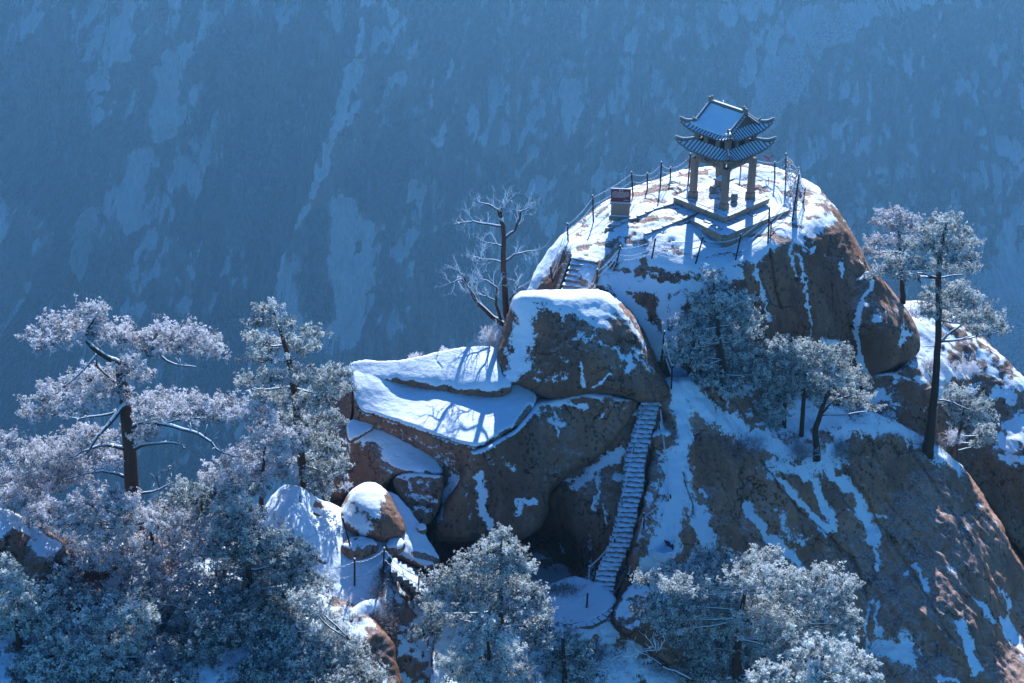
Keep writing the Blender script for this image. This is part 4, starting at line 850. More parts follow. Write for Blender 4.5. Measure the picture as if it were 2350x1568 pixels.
# warning board on the lower path
wb = empty('warning_board', W(687, 1268, 61.8), R(18)); tag(wb, 'small black warning board with white characters on the chain by the snow mound', 'sign')
MB().box((0, 0, 0), (.72, .04, .38)).build('board', M['board_black'], wb, bevel=.006)
tx = MB()
for i in range(5):
    x = -.24 + i * .12
    for dz in (.10, .06, .02): tx.box((x, -.023, dz), (.085, .004, .014))
    tx.box((x, -.023, .06), (.014, .004, .10))
for i in range(12): tx.box((-.27 + i * .05, -.023, -.07), (.035, .004, .02))
tx.build('white_characters', M['white_print'], wb)['kind'] = 'stuff'
MB().box((0, 0, .20), (.72, .06, .03)).build('snow_cap', M['snow'], wb, bevel=.01)
MB().box((-.30, .03, -.35), (.04, .04, .75)).build('leg', M['post'], wb)

# ================================================================== STAIRS
def step_mesh(w, run, h, seed):
    """stone tread with a soft snow pad that sags over the riser"""
    r = random.Random(seed); b = MB(); b.box((0, run * .5, -h / 2), (w, run * 1.0 + .12, h)); return b
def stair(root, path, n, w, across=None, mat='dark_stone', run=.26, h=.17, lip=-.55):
    P = np.array(path, float); L = np.concatenate([[0], np.cumsum(np.linalg.norm(np.diff(P, axis=0), axis=1))]); q = np.linspace(0, L[-1], n)
    C = np.stack([np.interp(q, L, P[:, i]) for i in range(3)], -1); C[:, :2] = C[:, :2]
    for i in range(n):
        d = C[min(i + 1, n - 1)] - C[max(i - 1, 0)]; d = Vector((d[0], d[1], 0)).normalized(); yaw = math.atan2(-d.x, d.y) + math.pi
        if across is not None: yaw = across
        o = MB().box((0, run * .35, -h * .8), (w + rnd.uniform(-.12, .10), run * 1.5, h * 1.6), top=.985).build('step', M[mat], root, bevel=.02)
        o.location = Vector(C[i]) - root.location + Vector((rnd.uniform(-.05, .05), rnd.uniform(-.02, .02), rnd.uniform(-.02, .02))); o.rotation_euler = (rnd.uniform(-.02, .02), rnd.uniform(-.02, .02), yaw + rnd.uniform(-.07, .07))
        # snow pad lying on the tread
        nx_, ny_ = 12, 5; V = []; sd = i * 1.7
        for iy in range(ny_):
            for ix in range(nx_):
                x = (ix / (nx_ - 1) - .5) * (w - .04); y = lip * run + iy / (ny_ - 1) * run * (.8 - lip)
                edge = min(1, 4 * min(ix, nx_ - 1 - ix) / (nx_ - 1) + .25); z = .045 * edge * (1 + .6 * math.sin(ix * .9 + sd) + .3 * math.sin(ix * 2.1 + 3 * sd)) ; 
                if iy == 0 and lip < -.3: z = -.010 - .022 * math.sin(ix * .55 + sd) - .02 * math.sin(ix * 1.7 + 2 * sd); y -= .012
                if iy == 1: z *= .8
                V.append((x, y, z))
        Fs = [(a * nx_ + c, a * nx_ + c + 1, (a + 1) * nx_ + c + 1, (a + 1) * nx_ + c) for a in range(ny_ - 1) for c in range(nx_ - 1)]
        MB().add(V, Fs).build('snow_pad', M['snow'], o, True)
Hp = [W(1491, 926, 72.6), W(1487, 950, 72.1), W(1463, 1032, 70.55), W(1446.5, 1145, 68.5), W(1434, 1208, 67.4), W(1411, 1275, 66.3), W(1396, 1307, 65.7), W(1379, 1375, 64.5)]
st = empty('stone_stair', Hp[-1]); tag(st, 'long steep stone stair climbing beside the brown rock wall to the big boulder', 'stairs')
stair(st, Hp, 41, 1.06, R(-4))
us = empty('stone_stair', gnd(1345, 594)); tag(us, 'short upper stair rising to the pavilion summit behind the big boulder', 'stairs')
u0 = Vector(PZ(1343, 594, -1.22)); dd_ = Vector((-.36, -.93, 0)).normalized()
stair(us, [u0, u0 + dd_ * 2.9 + Vector((0, 0, -1.9))], 11, 1.55, math.atan2(-.36, .93))
MB().box((0, .75, -.2), (1.6, 1.8, .40)).build('landing', M['snow'], us, bevel=.05); us.children[-1].location = u0 - us.location; us.children[-1].rotation_euler = (0, 0, math.atan2(-.36, .93))
pw0 = gnd(1424, 566, dz=.25); pw1 = u0 + Vector((.95, -.45, .05)); pw2 = pw1 + dd_ * 2.6 + Vector((0, 0, -1.55))
for a, b_, n_ in ((pw0, pw1, 3), (pw1, pw2, 4)):
    L = b_ - a
    for i in range(n_):
        c = a + L * ((i + .5) / n_); o = MB().box((0, 0, -.25), (L.length / n_ - .02, .22, .60)).build('parapet_block', M['stone'], us, bevel=.02); o.location = c - us.location
        o.rotation_euler = Vector((1, 0, 0)).rotation_difference(L.normalized()).to_euler()
for i in range(5):
    c = u0 + Vector((-.92, .35, -.12)) + (dd_ * 2.4 + Vector((0, 0, -1.45))) * (i / 4)
    o = MB().box((0, 0, -.3), (.2, .62, .62)).build('parapet_block', M['stone'], us, bevel=.02); o.location = c - us.location; o.rotation_euler = (R(33), 0, math.atan2(-.36, .93))
s0 = W(905, 1315, 61.2); s1 = W(915, 1280, 62.4); ls = empty('stone_stair', s0); tag(ls, 'short narrow stair descending right from the snow mound behind the centre pine', 'stairs')
mid = (Vector(s0) + Vector(s1)) / 2; stair(ls, [mid, mid + Vector((1.25, -.15, -1.1)), mid + Vector((2.3, -.35, -2.1))], 12, 1.25, R(97), run=.20, lip=-.12)
# retaining wall under the landing
rw = empty('retaining_wall', W(1395, 1410, 63.4)); tag(rw, 'curved dry stone wall holding up the snowy stair landing', 'wall')
for r_ in range(3):
    pts = [(1402, 1396), (1388, 1412), (1362, 1428), (1330, 1434), (1298, 1441)]
    P = [Vector(W(u, v + 7 * 0, GF['T'](u, v) - .05)) - Vector((0, 0, .02 + r_ * .24)) for u, v in pts]
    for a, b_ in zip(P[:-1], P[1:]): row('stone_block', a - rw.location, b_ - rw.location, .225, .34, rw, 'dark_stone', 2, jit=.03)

# ================================================================== CHAIN RAILINGS
def chain(p0, p1, sag, parent, r=.034, name='chain'):
    p0, p1 = Vector(p0), Vector(p1); L = (p1 - p0).length; n = max(3, int(L / .105)); b = MB()
    pts = [p0.lerp(p1, i / n) - Vector((0, 0, sag * 4 * (i / n) * (1 - i / n))) for i in range(n + 1)]
    for i in range(n):
        c = (pts[i] + pts[i + 1]) / 2; d = (pts[i + 1] - pts[i]).normalized(); s = d.cross(Vector((0, 0, 1)))
        if s.length < .1: s = Vector((1, 0, 0))
        s.normalize(); up = s.cross(d); a = s if i % 2 else up
        hl = .066; V = []
        ring = [(-hl, -.4), (-hl, .4), (-.03, 1), (.03, 1), (hl, .4), (hl, -.4), (.03, -1), (-.03, -1)]
        cc = [c + d * x + a * (y * r) for x, y in ring]
        base = len(b.v); o_ = a.cross(d) * .013
        for k in range(8):
            rad = (cc[k] - c).normalized() * .013
            b.v += [tuple(cc[k] + rad), tuple(cc[k] - rad * .6 + o_), tuple(cc[k] - rad * .6 - o_)]
        for k in range(8):
            k2 = (k + 1) % 8
            for e in range(3): b.f.append((base + k * 3 + e, base + k2 * 3 + e, base + k2 * 3 + (e + 1) % 3, base + k * 3 + (e + 1) % 3))
    o = b.build(name, M['chain'], parent); o['kind'] = 'stuff'; return o
def railing(label, posts, gk, hts=(.93, .66, .38), sag=.14, join=None, Ys=None):
    B = []
    for i, (ub, vb, ut, vt) in enumerate(posts):
        Y = Ys[i] if Ys else float(GF[gk](ub, vb)); B.append((Vector(W(ub, vb, Y)), Vector(W(ut, vt, Y))))
    root = empty('chain_railing', B[0][0]); tag(root, label, 'railing')
    for b0, b1 in B:
        d = b1 - b0; o = MB().tube([b0 - d * .25 - root.location, b1 - root.location], .045, 8).build('post', M['post'], root)
        MB().lathe(b1 - root.location, [(.05, 0), (.055, .02), (.03, .05)], 8).build('snow_cap', M['snow'], o)
    prs = join if join is not None else [(i, i + 1) for i in range(len(B) - 1)]
    for a, c in prs:
        for h in hts:
            chain(B[a][0].lerp(B[a][1], h) - root.location, B[c][0].lerp(B[c][1], h) - root.location, sag * rnd.uniform(.6, 1.4), root)
    return root, B
railing('chain railing along the left edge of the summit past the information sign', [(1270, 662, 1263, 612), (1304, 557, 1302, 513), (1362, 513, 1360, 449), (1453, 455, 1449, 395), (1485.5, 434, 1485.5, 398), (1515, 433, 1518, 372), (1538, 418, 1539, 384), (1579, 423, 1584.5, 353)], 'A')
railing('chain railing behind the pavilion at the far edge of the summit', [(1644, 410, 1644, 385), (1700, 395, 1700, 352), (1778, 411, 1778, 372), (1803, 423, 1804, 353)], 'A')
rb, RB = railing('tangled chain railing with padlocks at the right corner of the summit', [(1803, 424, 1804.5, 353), (1820, 471, 1826, 408), (1817, 515, 1834, 400), (1843, 466, 1848, 431), (1826, 490, 1832, 425), (1834, 410, 1833, 385)], 'A', (.95, .75, .55, .35), .2, [(0, 1), (1, 2), (2, 3), (2, 4), (4, 1), (0, 5), (5, 3)])
railing('front chain railing across the snow below the platform', [(1817, 515, 1834, 402), (1768, 536, 1771, 503), (1762, 565, 1766, 477), (1688, 597, 1701, 537.5), (1596, 606.5, 1614, 543), (1495.6, 595, 1504.3, 547), (1412, 615, 1424, 565), (1369, 664, 1370.6, 618)], 'A', (.9, .62, .34), .2)
railing('short chain railing at the right of the big boulder', [(1518, 826, 1525, 761), (1541, 882, 1543, 838)], 'J', (.9, .5), .12, Ys=[74.6, 73.6])
railing('long vertical chain hanging beside the long stair', [(1513.6, 980, 1516, 931), (1539, 1150, 1538, 1134), (1477.5, 1228, 1477.5, 1178), (1440, 1330, 1442, 1318)], 'J', (.85, .3), .1, [(0, 1), (1, 2), (2, 3)], Ys=[71.7, 68.9, 66.9, 65.4])
railing('chain railing along the left side of the long stair', [(1470, 965, 1474, 928), (1452, 1050, 1455, 1015), (1425, 1170, 1427, 1140), (1409, 1255, 1411, 1235), (1350, 1322, 1352, 1300), (1345.5, 1410, 1348.7, 1359.6)], 'J', (.9,), .18, Ys=[71.9, 70.4, 68.2, 66.8, 65.8, 63.6])
railing('chain railing on the snowy landing at the foot of the long stair', [(1345.5, 1410, 1348.7, 1359.6), (1250, 1432, 1252, 1390)], 'T', (.85,), .25, Ys=[63.5, 62.9])
railing('lower chain railing beside the trodden path and the short stair', [(679.8, 1282, 679.8, 1238), (702, 1330, 703, 1300), (813.7, 1355, 813.7, 1283), (880, 1302, 882, 1258), (960, 1360, 962, 1320)], 'M', (.92, .45), .22, [(1, 2), (2, 3), (3, 4)], Ys=[61.9, 60.6, 60.8, 61.7, 60.6])
railing('chain railing from the warning board up to the balanced boulder', [(679.8, 1282, 679.8, 1238), (800, 1240, 786, 1188)], 'M', (.9, .45), .12, Ys=[61.9, 62.3])
# padlocks, ribbons
def on_chain(a, b_, h, f): return RB[a][0].lerp(RB[a][1], h).lerp(RB[b_][0].lerp(RB[b_][1], h), f)
b = MB()
for i in range(230):
    a, c = rnd.choice([(0, 1), (1, 2), (0, 5), (4, 1), (2, 4)]); p = on_chain(a, c, rnd.choice([.95, .75, .55, .35]), rnd.random()) - Vector((rnd.uniform(-.06, .06), rnd.uniform(-.06, .06), rnd.uniform(.05, .22)))
    b.box(p, (.06, .035, .07), Matrix.Rotation(rnd.random() * 3, 3, 'Z'))
o = b.build('padlocks', M['brass']); tag(o, 'cluster of weathered rimed padlocks hanging on the right corner chains', 'padlocks', None, 'stuff')
b = MB()
for i in range(420):
    a, c = rnd.choice([(0, 1), (1, 2), (0, 5), (4, 1), (2, 4)]); p = on_chain(a, c, rnd.choice([.95, .75, .55, .35]), rnd.random()) - Vector((rnd.uniform(-.09, .09), rnd.uniform(-.09, .09), rnd.uniform(-.03, .2)))
    b.tube([p, p + Vector((rnd.uniform(-.05, .05), rnd.uniform(-.05, .05), rnd.uniform(-.08, .05)))], [.018, .008], 3)
tag(b.build('rime_frost', M['snow']), 'rime frost grown on the tangled right corner chains', 'frost', None, 'stuff')
def ribbon(p, s, label, seed):
    r = random.Random(seed); root = empty('red_ribbon', p); tag(root, label, 'ribbon')
    for sx in (-1, 1):
        b = MB(); V = []; 
        for i in range(7):
            t = i / 6; x = sx * s * .55 * math.sin(t * 2.2); z = s * (.30 * math.sin(t * 2.0) + .15 * t); V += [(x, -.02 + .05 * t, z - .05 * s), (x + .02, .0 + .05 * t, z + .13 * s * (1 - .6 * t))]
        b.add(V, [(2 * i, 2 * i + 2, 2 * i + 3, 2 * i + 1) for i in range(6)]); o = b.build('bow_loop', M['red'], root, True); o.modifiers.new('t', 'SOLIDIFY').thickness = .012
        b = MB(); V = []; k = r.uniform(.5, 1.1)
        for i in range(7):
            t = i / 6; x = sx * .06 * s + sx * .12 * s * math.sin(t * 3 * k); V += [(x, -.03, -s * t * k), (x + .09 * s, -.02, -s * t * k - .03 * s)]
        b.add(V, [(2 * i, 2 * i + 2, 2 * i + 3, 2 * i + 1) for i in range(6)]); o = b.build('tail', M['red'], root, True); o.modifiers.new('t', 'SOLIDIFY').thickness = .012
ribbon(Vector(W(1763, 365, 88)), .50, 'large bright red ribbon bow tied to the chain right of the pavilion', 1)
ribbon(Vector(W(1583, 372, 87.3)), .45, 'red ribbon hanging on the post left of the pavilion', 2)
ribbon(Vector(W(1541, 385, 87.5)), .22, 'small red ribbon on the chain between two left posts', 3)
ribbon(Vector(W(1562, 398, 87.5)), .25, 'red ribbon tails low on the chain left of the pavilion', 4)
ribbon(Vector(W(1822, 409, 84.6)), .30, 'red ribbon among the tangled padlocks at the right corner', 5)

# ================================================================== TREES
def make_templates(nb, K, length, width, up):
    r = np.random.default_rng(11); T = []
    for _ in range(K):
        th = r.uniform(0, 2 * np.pi, nb); el = r.uniform(-.25, 1.25, nb) if up else r.uniform(-1.2, 1.4, nb)
        d = np.stack([np.cos(th) * np.cos(el), np.sin(th) * np.cos(el), np.sin(el)], -1); L = length * r.uniform(.65, 1.15, nb)
        s = np.cross(d, r.normal(size=(nb, 3))); s /= np.linalg.norm(s, axis=1)[:, None]
        w_ = width * r.uniform(.7, 1.3, nb)
        a = d * (L * .08)[:, None] - s * (w_ * .35)[:, None]; b = d * (L * .55)[:, None] + s * w_[:, None]; c = d * L[:, None]; e = d * (L * .5)[:, None] - s * w_[:, None]
        T.append(np.stack([a, b, c, e], 1))       # kite shaped needle spray
    return np.array(T)                            # K, nb, 4, 3
TPL = make_templates(8, 48, .19, .034, True)
TPL_L = make_templates(18, 48, .15, .020, True)
def tufts(P, size, up, frost, r, tpl):
    """P (n,3) tuft centres; up (n,3) axis; frost (n)"""
    n = len(P); k = r.integers(0, len(tpl), n); T = tpl[k]          # n,nb,4,3
    z = up / np.linalg.norm(up, axis=1)[:, None]; x = np.cross(z, r.normal(size=(n, 3))); x /= np.linalg.norm(x, axis=1)[:, None]; y = np.cross(z, x)
    Mx = np.stack([x, y, z], 1)                                       # rows
    V = np.einsum('nbkc,ncd->nbkd', T, Mx) * size[:, None, None, None] + P[:, None, None, :]
    nb = T.shape[1]
    f = np.empty((n, nb, 4)); base = frost[:, None] + r.normal(size=(n, nb)) * .10
    f[:, :, 0] = base - .60; f[:, :, 1] = base - .10; f[:, :, 2] = base + .48; f[:, :, 3] = base + .02  # rime whitens the tips; bases darkened further to paint inner crown shade
    return V.reshape(-1, 3), np.clip(f.reshape(-1), 0, 1)
def ppm(Y, v): return F / (Y * cp + (H - (H - Y * .7)) * sp)      # picture px per metre at that depth
TREES = 0
def pine(name, label, Y, trunk, pads, pscale=1.0, limbs=(), frost=.55, dens=1.0, mat='needle', group=None, seed=0, size=1.0, tpl=None, r0=.22, stubs=(), depth=.8, cat='pine tree', hang=.25, flat=1.0, auto=True, sub=.22):
    """trunk [(u,v,radius)], pads [(u,v,ru,rv[,dY[,frost]])], limbs [[(u,v,dY)...], r]"""
    r = np.random.default_rng(100 + seed); rr = random.Random(seed); tpl = TPL if tpl is None else tpl
    T = [Vector(W(u, v, Y + (q[0] if q else 0))) for u, v, ra, *q in trunk]; TR = [t[2] for t in trunk]
    root = empty(name, T[0]); tag(root, label, cat, group)
    def fine(P, Rd, k=3, amp=.05):
        o, q = [], []
        for i in range(len(P) - 1):
            for j in range(k):
                t = j / k; p0 = P[max(i - 1, 0)]; p1 = P[i]; p2 = P[i + 1]; p3 = P[min(i + 2, len(P) - 1)]
                c = .5 * ((2 * p1) + (p2 - p0) * t + (2 * p0 - 5 * p1 + 4 * p2 - p3) * t * t + (3 * p1 - p0 - 3 * p2 + p3) * t ** 3)
                o.append(c + Vector((rr.uniform(-amp, amp), rr.uniform(-amp, amp), rr.uniform(-amp, amp) * .6))); q.append(Rd[i] * (1 - t) + Rd[i + 1] * t)
        o.append(P[-1]); q.append(Rd[-1]); return o, q
    tp, tr = fine(T, TR, 4, .03)
    tp = [tp[0] - Vector((0, 0, .5))] + tp; tr = [tr[0] * 1.25] + tr
    MB().tube([p - root.location for p in tp], tr, 10).build('trunk', M['bark'], root, True)
    sc = F / ((T[0] - Vector((0, 0, H))).dot(Vector((0, cp, -sp))))     # px per metre
    for L in limbs:
        P = [Vector(W(u, v, Y + (q[0] if q else 0))) for u, v, *q in L[0]]; Rd = list(np.linspace(L[1], L[1] * .25, len(P)))
        fp, fr = fine(P, Rd, 3, .05); b = MB().tube([p - root.location for p in fp], fr, 7)
        for _ in range(len(fp)):
            i = rr.randrange(2, len(fp)); d = Vector((rr.uniform(-1, 1), rr.uniform(-1, 1), rr.uniform(-.2, .9))) * rr.uniform(.15, .6); q1 = fp[i] + d * .5 + Vector((0, 0, .06)); q2 = fp[i] + d
            b.tube([p - root.location for p in (fp[i], q1, q2)], [fr[i] * .45 + .008, .014, .007], 4)
        b.build('branch', M['bark'], root, True)
    cen, siz, ups, fro = [], [], [], []
    tw = MB()
    for pd in pads:
        u, v, ru, rv = pd[:4]; ru *= pscale; rv *= pscale; dY = pd[4] if len(pd) > 4 and pd[4] is not None else rr.uniform(-1, 1) * ru / sc * depth; fr_ = pd[5] if len(pd) > 5 else frost
        c = np.array(W(u, v, Y + dY)); a = ru / sc; bz = rv / sc * 1.0; by = max(a * .75, bz)
        # view is from above: projected height mixes depth and height
        by = min(by, rv / sc / sp * .75 + .1); bz = max(.16, bz * .80) * flat
        ns = int(dens * math.pi * a * (rv / sc) * 25) + 6
        # ragged pad: sub clumps on wandering shoots
        d = r.normal(size=(ns, 3)); d /= np.linalg.norm(d, axis=1)[:, None]; rad = r.uniform(0, 1, ns) ** .42
        rad = np.where(r.random(ns) < .14, rad * 1.28, rad); rad = rad * (1 + .26 * pnoise(d * 2.3 + seed + u * .1)) * 1.02
        S = c + d * rad[:, None] * np.array([a * .92, by * .92, bz * .68])
        if auto:
            cv = Vector(c); best = min(range(len(tp)), key=lambda i: (tp[i] - cv).length + max(0, tp[i].z - cv.z + .1 * a) * 1.4)
            p0 = tp[best]; end = cv + Vector((0, 0, -bz * .5)); L = (end - p0).length
            mid = p0.lerp(end, .5) + Vector((rr.uniform(-.15, .15), rr.uniform(-.15, .15), rr.uniform(-.25, .05) * min(1, L * .3)))
            fp, q = fine([p0, mid, end], [max(.03, min(tr[best] * .5, .03 + L * .018)), .04, .022], 3, .05)
            MB().tube([p - root.location for p in fp], q, 6).build('branch', M['bark'], root, True)
            src = fp[-4:]
        else: src = [Vector(c)]
        for i in range(0, ns, 3):
            s_ = min(src, key=lambda p: (p - Vector(S[i])).length); e = Vector(S[i]) - Vector((0, 0, .05)); m_ = s_.lerp(e, .5) + Vector((rr.uniform(-.1, .1), rr.uniform(-.1, .1), rr.uniform(-.12, .02)))
            tw.tube([p - root.location for p in (s_, m_, e)], [.022, .015, .008], 3, False)
        # every clump is a short upturned shoot set with needle tufts
        kk = 5; out = (S - c) / np.array([a + .1, by + .1, (bz + .1) * 1.6]); sd_r = out * np.array([1, 1, .55]) + r.normal(size=(ns, 3)) * np.array([.5, .5, .25]) + np.array([0, 0, .40]); sd_r /= np.linalg.norm(sd_r, axis=1)[:, None]
        SL = sub * 1.35 * r.uniform(.55, 1.25, ns) * size ** .5; tt = np.tile(np.linspace(0, 1, kk), ns)
        dsh = np.repeat(sd_r, kk, 0); C_ = np.repeat(S, kk, 0) + dsh * (tt * np.repeat(SL, kk))[:, None] + np.array([0, 0, 1.]) * (.10 * tt ** 2)[:, None] + r.normal(size=(ns * kk, 3)) * .055 * size
        rel = (C_[:, 2] - c[2]) / (bz + .1); cl = np.repeat(r.normal(size=ns) * .20 - .50 * (r.random(ns) < .26), kk)  # some random clumps darkened, painting shaded gaps into the crown
        cen.append(C_); siz.append(size * r.uniform(.7, 1.1, len(C_)) * (1.05 - .35 * tt)); ups.append(dsh + np.array([0, 0, .35]) + r.normal(size=C_.shape) * .3)
        fro.append(fr_ + .14 + .14 * rel + cl + .20 * (tt - .3))
    C_ = np.vstack(cen); V, f = tufts(C_, np.concatenate(siz), np.vstack(ups), np.concatenate(fro), r, tpl)
    Fq = np.arange(len(V)).reshape(-1, 4); V = V - np.array(root.location)
    o = link('crown', mesh_np('crown', V, Fq, False, {'frost': f}), M[mat], root)
    if tw.v: tw.build('twigs', M['bark'], root, False)['kind'] = 'stuff'
    for pl, rd in stubs:
        P = [Vector(W(u, v, Y)) for u, v in pl]; fp, q = fine(P, list(np.linspace(rd, .012, len(P))), 3, .05); MB().tube([p - root.location for p in fp], q, 6).build('branch', M['bark'], root, True)
    return root, len(Fq)
TOT = 0
def P(*a, **k):
    global TOT, TREES
    TREES += 1; k.setdefault('seed', TREES); o, n = pine(*a, **k); TOT += n; return o

P('pine_tree', 'tall old pine with layered rimed foliage pads and a dark trunk at the left', 61.5,
  [(315, 1215, .40), (302, 1110, .33), (296, 1010, .29), (285, 905, .25), (274, 835, .20)],
  [(212, 712, 30, 20), (218, 738, 22, 22), (150, 748, 66, 28), (98, 782, 52, 24), (190, 775, 50, 20), (250, 770, 40, 25), (320, 772, 80, 36), (410, 782, 88, 40), (480, 800, 40, 42), (360, 800, 70, 22), (292, 838, 32, 22), (320, 868, 28, 22),
   (215, 872, 66, 30), (140, 905, 74, 34), (95, 945, 48, 28), (255, 905, 45, 26), (190, 930, 60, 24), (390, 930, 88, 34), (485, 940, 98, 32), (570, 950, 58, 28), (610, 965, 28, 18), (345, 950, 50, 26), (330, 925, 30, 18),
   (130, 1040, 84, 46), (55, 1050, 66, 46), (200, 1010, 60, 36), (165, 1085, 66, 40), (245, 1050, 45, 34), (45, 1100, 55, 34), (20, 1020, 40, 30), (330, 1000, 34, 26), (100, 1115, 60, 24), (220, 1000, 60, 22)],
  limbs=[([(274, 835), (238, 815, -.3), (207, 792, -.5), (198, 765, -.4), (212, 738, -.4), (222, 716)], .15), ([(278, 845), (310, 815, .3), (350, 810, .5), (400, 835, .6), (450, 842, .6)], .11), ([(225, 808), (190, 850, -.6), (150, 885, -.8), (120, 890, -.9)], .06),
         ([(292, 985), (345, 968, -.3), (420, 985, -.6), (470, 1003, -.8), (510, 1038, -.9), (552, 1048, -1)], .12), ([(300, 1032), (345, 1018, -.5), (405, 1018, -.8), (426, 1030, -.9)], .12), ([(288, 925, -.2), (252, 970, -.8), (215, 1015, -1.2), (200, 1040, -1.3)], .13),
         ([(284, 885), (240, 895, .2), (205, 905, .3), (150, 930, .3)], .09), ([(292, 1032), (245, 1020, -.4), (205, 1032, -.6), (160, 1050, -.6)], .12), ([(300, 1100), (250, 1082, -.4), (200, 1086, -.6), (150, 1100, -.6)], .10), ([(320, 1135), (365, 1124, -.3), (395, 1108, -.4)], .07), ([(370, 1122), (360, 1095), (395, 1070)], .035), ([(262, 880), (225, 840, -.3), (215, 800)], .06), ([(290, 940), (250, 950, .5), (180, 960, .6), (110, 950, .6)], .08), ([(305, 1000), (340, 985, .4), (420, 960, .6), (500, 960, .7), (560, 965, .7)], .09)],
  frost=.66, mat='needle_lilac', seed=1, size=1.0, auto=False, dens=.95, sub=.24)
P('pine_tree', 'dark blue green pine with tiered branches left of the snow ledge', 66.5, [(700, 1150, .22), (682, 960, .18), (664, 830, .13), (642, 760, .08), (624, 705, .04)],
  [(617, 712, 32, 18), (600, 742, 36, 16), (648, 742, 36, 14), (590, 782, 40, 15), (700, 768, 42, 15), (640, 795, 55, 14), (608, 822, 44, 12), (692, 800, 40, 14), (590, 868, 42, 14), (560, 880, 24, 12), (650, 866, 60, 18), (720, 862, 66, 22), (775, 860, 34, 22), (770, 892, 46, 22), (640, 910, 66, 18), (700, 925, 68, 26), (655, 962, 70, 22), (740, 965, 56, 30), (700, 1010, 70, 32), (755, 1030, 40, 36), (725, 1080, 52, 36), (680, 1055, 42, 34), (745, 1125, 34, 24), (770, 1075, 30, 30)], frost=.47, seed=2, dens=1.1)
P('pine_tree', 'pale rimed young pine beside the left slope of the snow mound', 62.8, [(600, 1150, .12), (605, 1060, .07), (615, 990, .03)], [(612, 1000, 56, 26), (650, 1035, 44, 34), (575, 1040, 60, 26), (530, 1075, 52, 24), (620, 1075, 56, 30), (490, 1100, 34, 20), (670, 1000, 26, 22), (560, 1095, 46, 20), (655, 1078, 34, 20)], frost=.74, mat='needle_lilac', seed=3)
P('pine_tree', 'dark pine low behind the lilac frosted tree, left of the snow mound', 61, [(470, 1240, .14), (460, 1120, .06)], [(430, 1122, 44, 20), (480, 1140, 54, 24), (440, 1165, 56, 24), (530, 1135, 44, 18), (400, 1150, 34, 20), (500, 1180, 50, 24), (590, 1130, 30, 16)], frost=0.42, seed=4)
P('pine_tree', 'dense blue green pine with pale crown edge below the warning board', 58.3, [(600, 1500, .2), (575, 1350, .15), (560, 1190, .05)], [(565, 1178, 38, 22), (540, 1212, 54, 26), (600, 1225, 52, 26), (545, 1258, 60, 26), (625, 1262, 54, 26), (560, 1298, 76, 28), (650, 1290, 44, 30), (690, 1282, 32, 26), (600, 1340, 92, 34), (520, 1370, 66, 34), (680, 1345, 54, 34), (560, 1400, 86, 34), (650, 1400, 70, 34), (600, 1440, 90, 34), (730, 1330, 20, 18)], pscale=1.22, frost=0.36, seed=5, dens=1.15)
P('rimed_tree', 'broad lilac frosted tree spreading round the foot of the old pine', 59.8, [(380, 1450, .2), (370, 1350, .13), (340, 1200, .05)],
  [(330, 1190, 44, 26), (250, 1215, 74, 32), (180, 1190, 74, 36), (125, 1230, 54, 30), (300, 1160, 30, 22), (430, 1205, 60, 34), (400, 1255, 76, 36), (300, 1270, 76, 40), (195, 1280, 74, 38), (478, 1260, 50, 34), (350, 1330, 84, 36), (240, 1350, 66, 30), (440, 1340, 70, 38), (150, 1300, 54, 22), (110, 1180, 54, 26), (60, 1150, 50, 22), (220, 1150, 60, 26), (430, 1420, 50, 40), (380, 1180, 40, 24), (30, 1140, 40, 20)], pscale=1.22, frost=.68, mat='needle_lilac', seed=6, dens=.95, cat='tree')
P('pine_tree', 'pale green frosted pine in the bottom left corner with upright tips', 54.6, [(50, 1640, .2), (45, 1480, .15), (25, 1300, .04)], [(15, 1310, 22, 26), (30, 1345, 34, 30), (60, 1375, 50, 32), (15, 1390, 44, 34), (100, 1415, 54, 34), (35, 1430, 60, 38), (70, 1475, 74, 40), (130, 1470, 44, 34), (20, 1500, 54, 40), (110, 1520, 60, 38), (40, 1555, 74, 36)], pscale=1.22, frost=0.66, seed=7, size=1.15, dens=1.1)
P('pine_tree', 'bushy frosted pine second from the bottom left corner', 54.9, [(250, 1640, .2), (245, 1500, .13), (270, 1400, .04)], [(290, 1400, 36, 22), (225, 1415, 50, 24), (190, 1455, 60, 30), (262, 1435, 54, 28), (310, 1465, 54, 30), (240, 1485, 80, 32), (330, 1500, 60, 34), (180, 1510, 66, 36), (260, 1540, 90, 36), (350, 1550, 60, 34), (170, 1560, 70, 30), (330, 1420, 26, 30)], pscale=1.22, frost=0.64, seed=8, size=1.1, dens=1.1)
P('pine_tree', 'shaded dark pine at the bottom edge between two paler ones', 55.6, [(470, 1640, .2), (480, 1500, .12), (500, 1430, .05)], [(500, 1430, 44, 28), (470, 1480, 60, 34), (540, 1480, 56, 36), (430, 1530, 60, 36), (510, 1540, 70, 36), (580, 1540, 56, 34), (420, 1480, 34, 26), (560, 1430, 30, 20)], pscale=1.22, frost=0.24, seed=9, dens=1.15)
P('pine_tree', 'frosted pine with pale shoots at the bottom, left of the dark outcrop', 56.0, [(700, 1640, .2), (700, 1530, .13), (680, 1430, .04)], [(650, 1430, 34, 20), (690, 1458, 54, 26), (745, 1470, 50, 26), (635, 1480, 60, 28), (700, 1508, 80, 30), (780, 1508, 40, 30), (620, 1530, 60, 32), (700, 1550, 90, 30), (770, 1550, 48, 28), (620, 1570, 60, 24), (760, 1430, 40, 18)], pscale=1.22, frost=0.68, seed=10, size=1.05, dens=1.1)
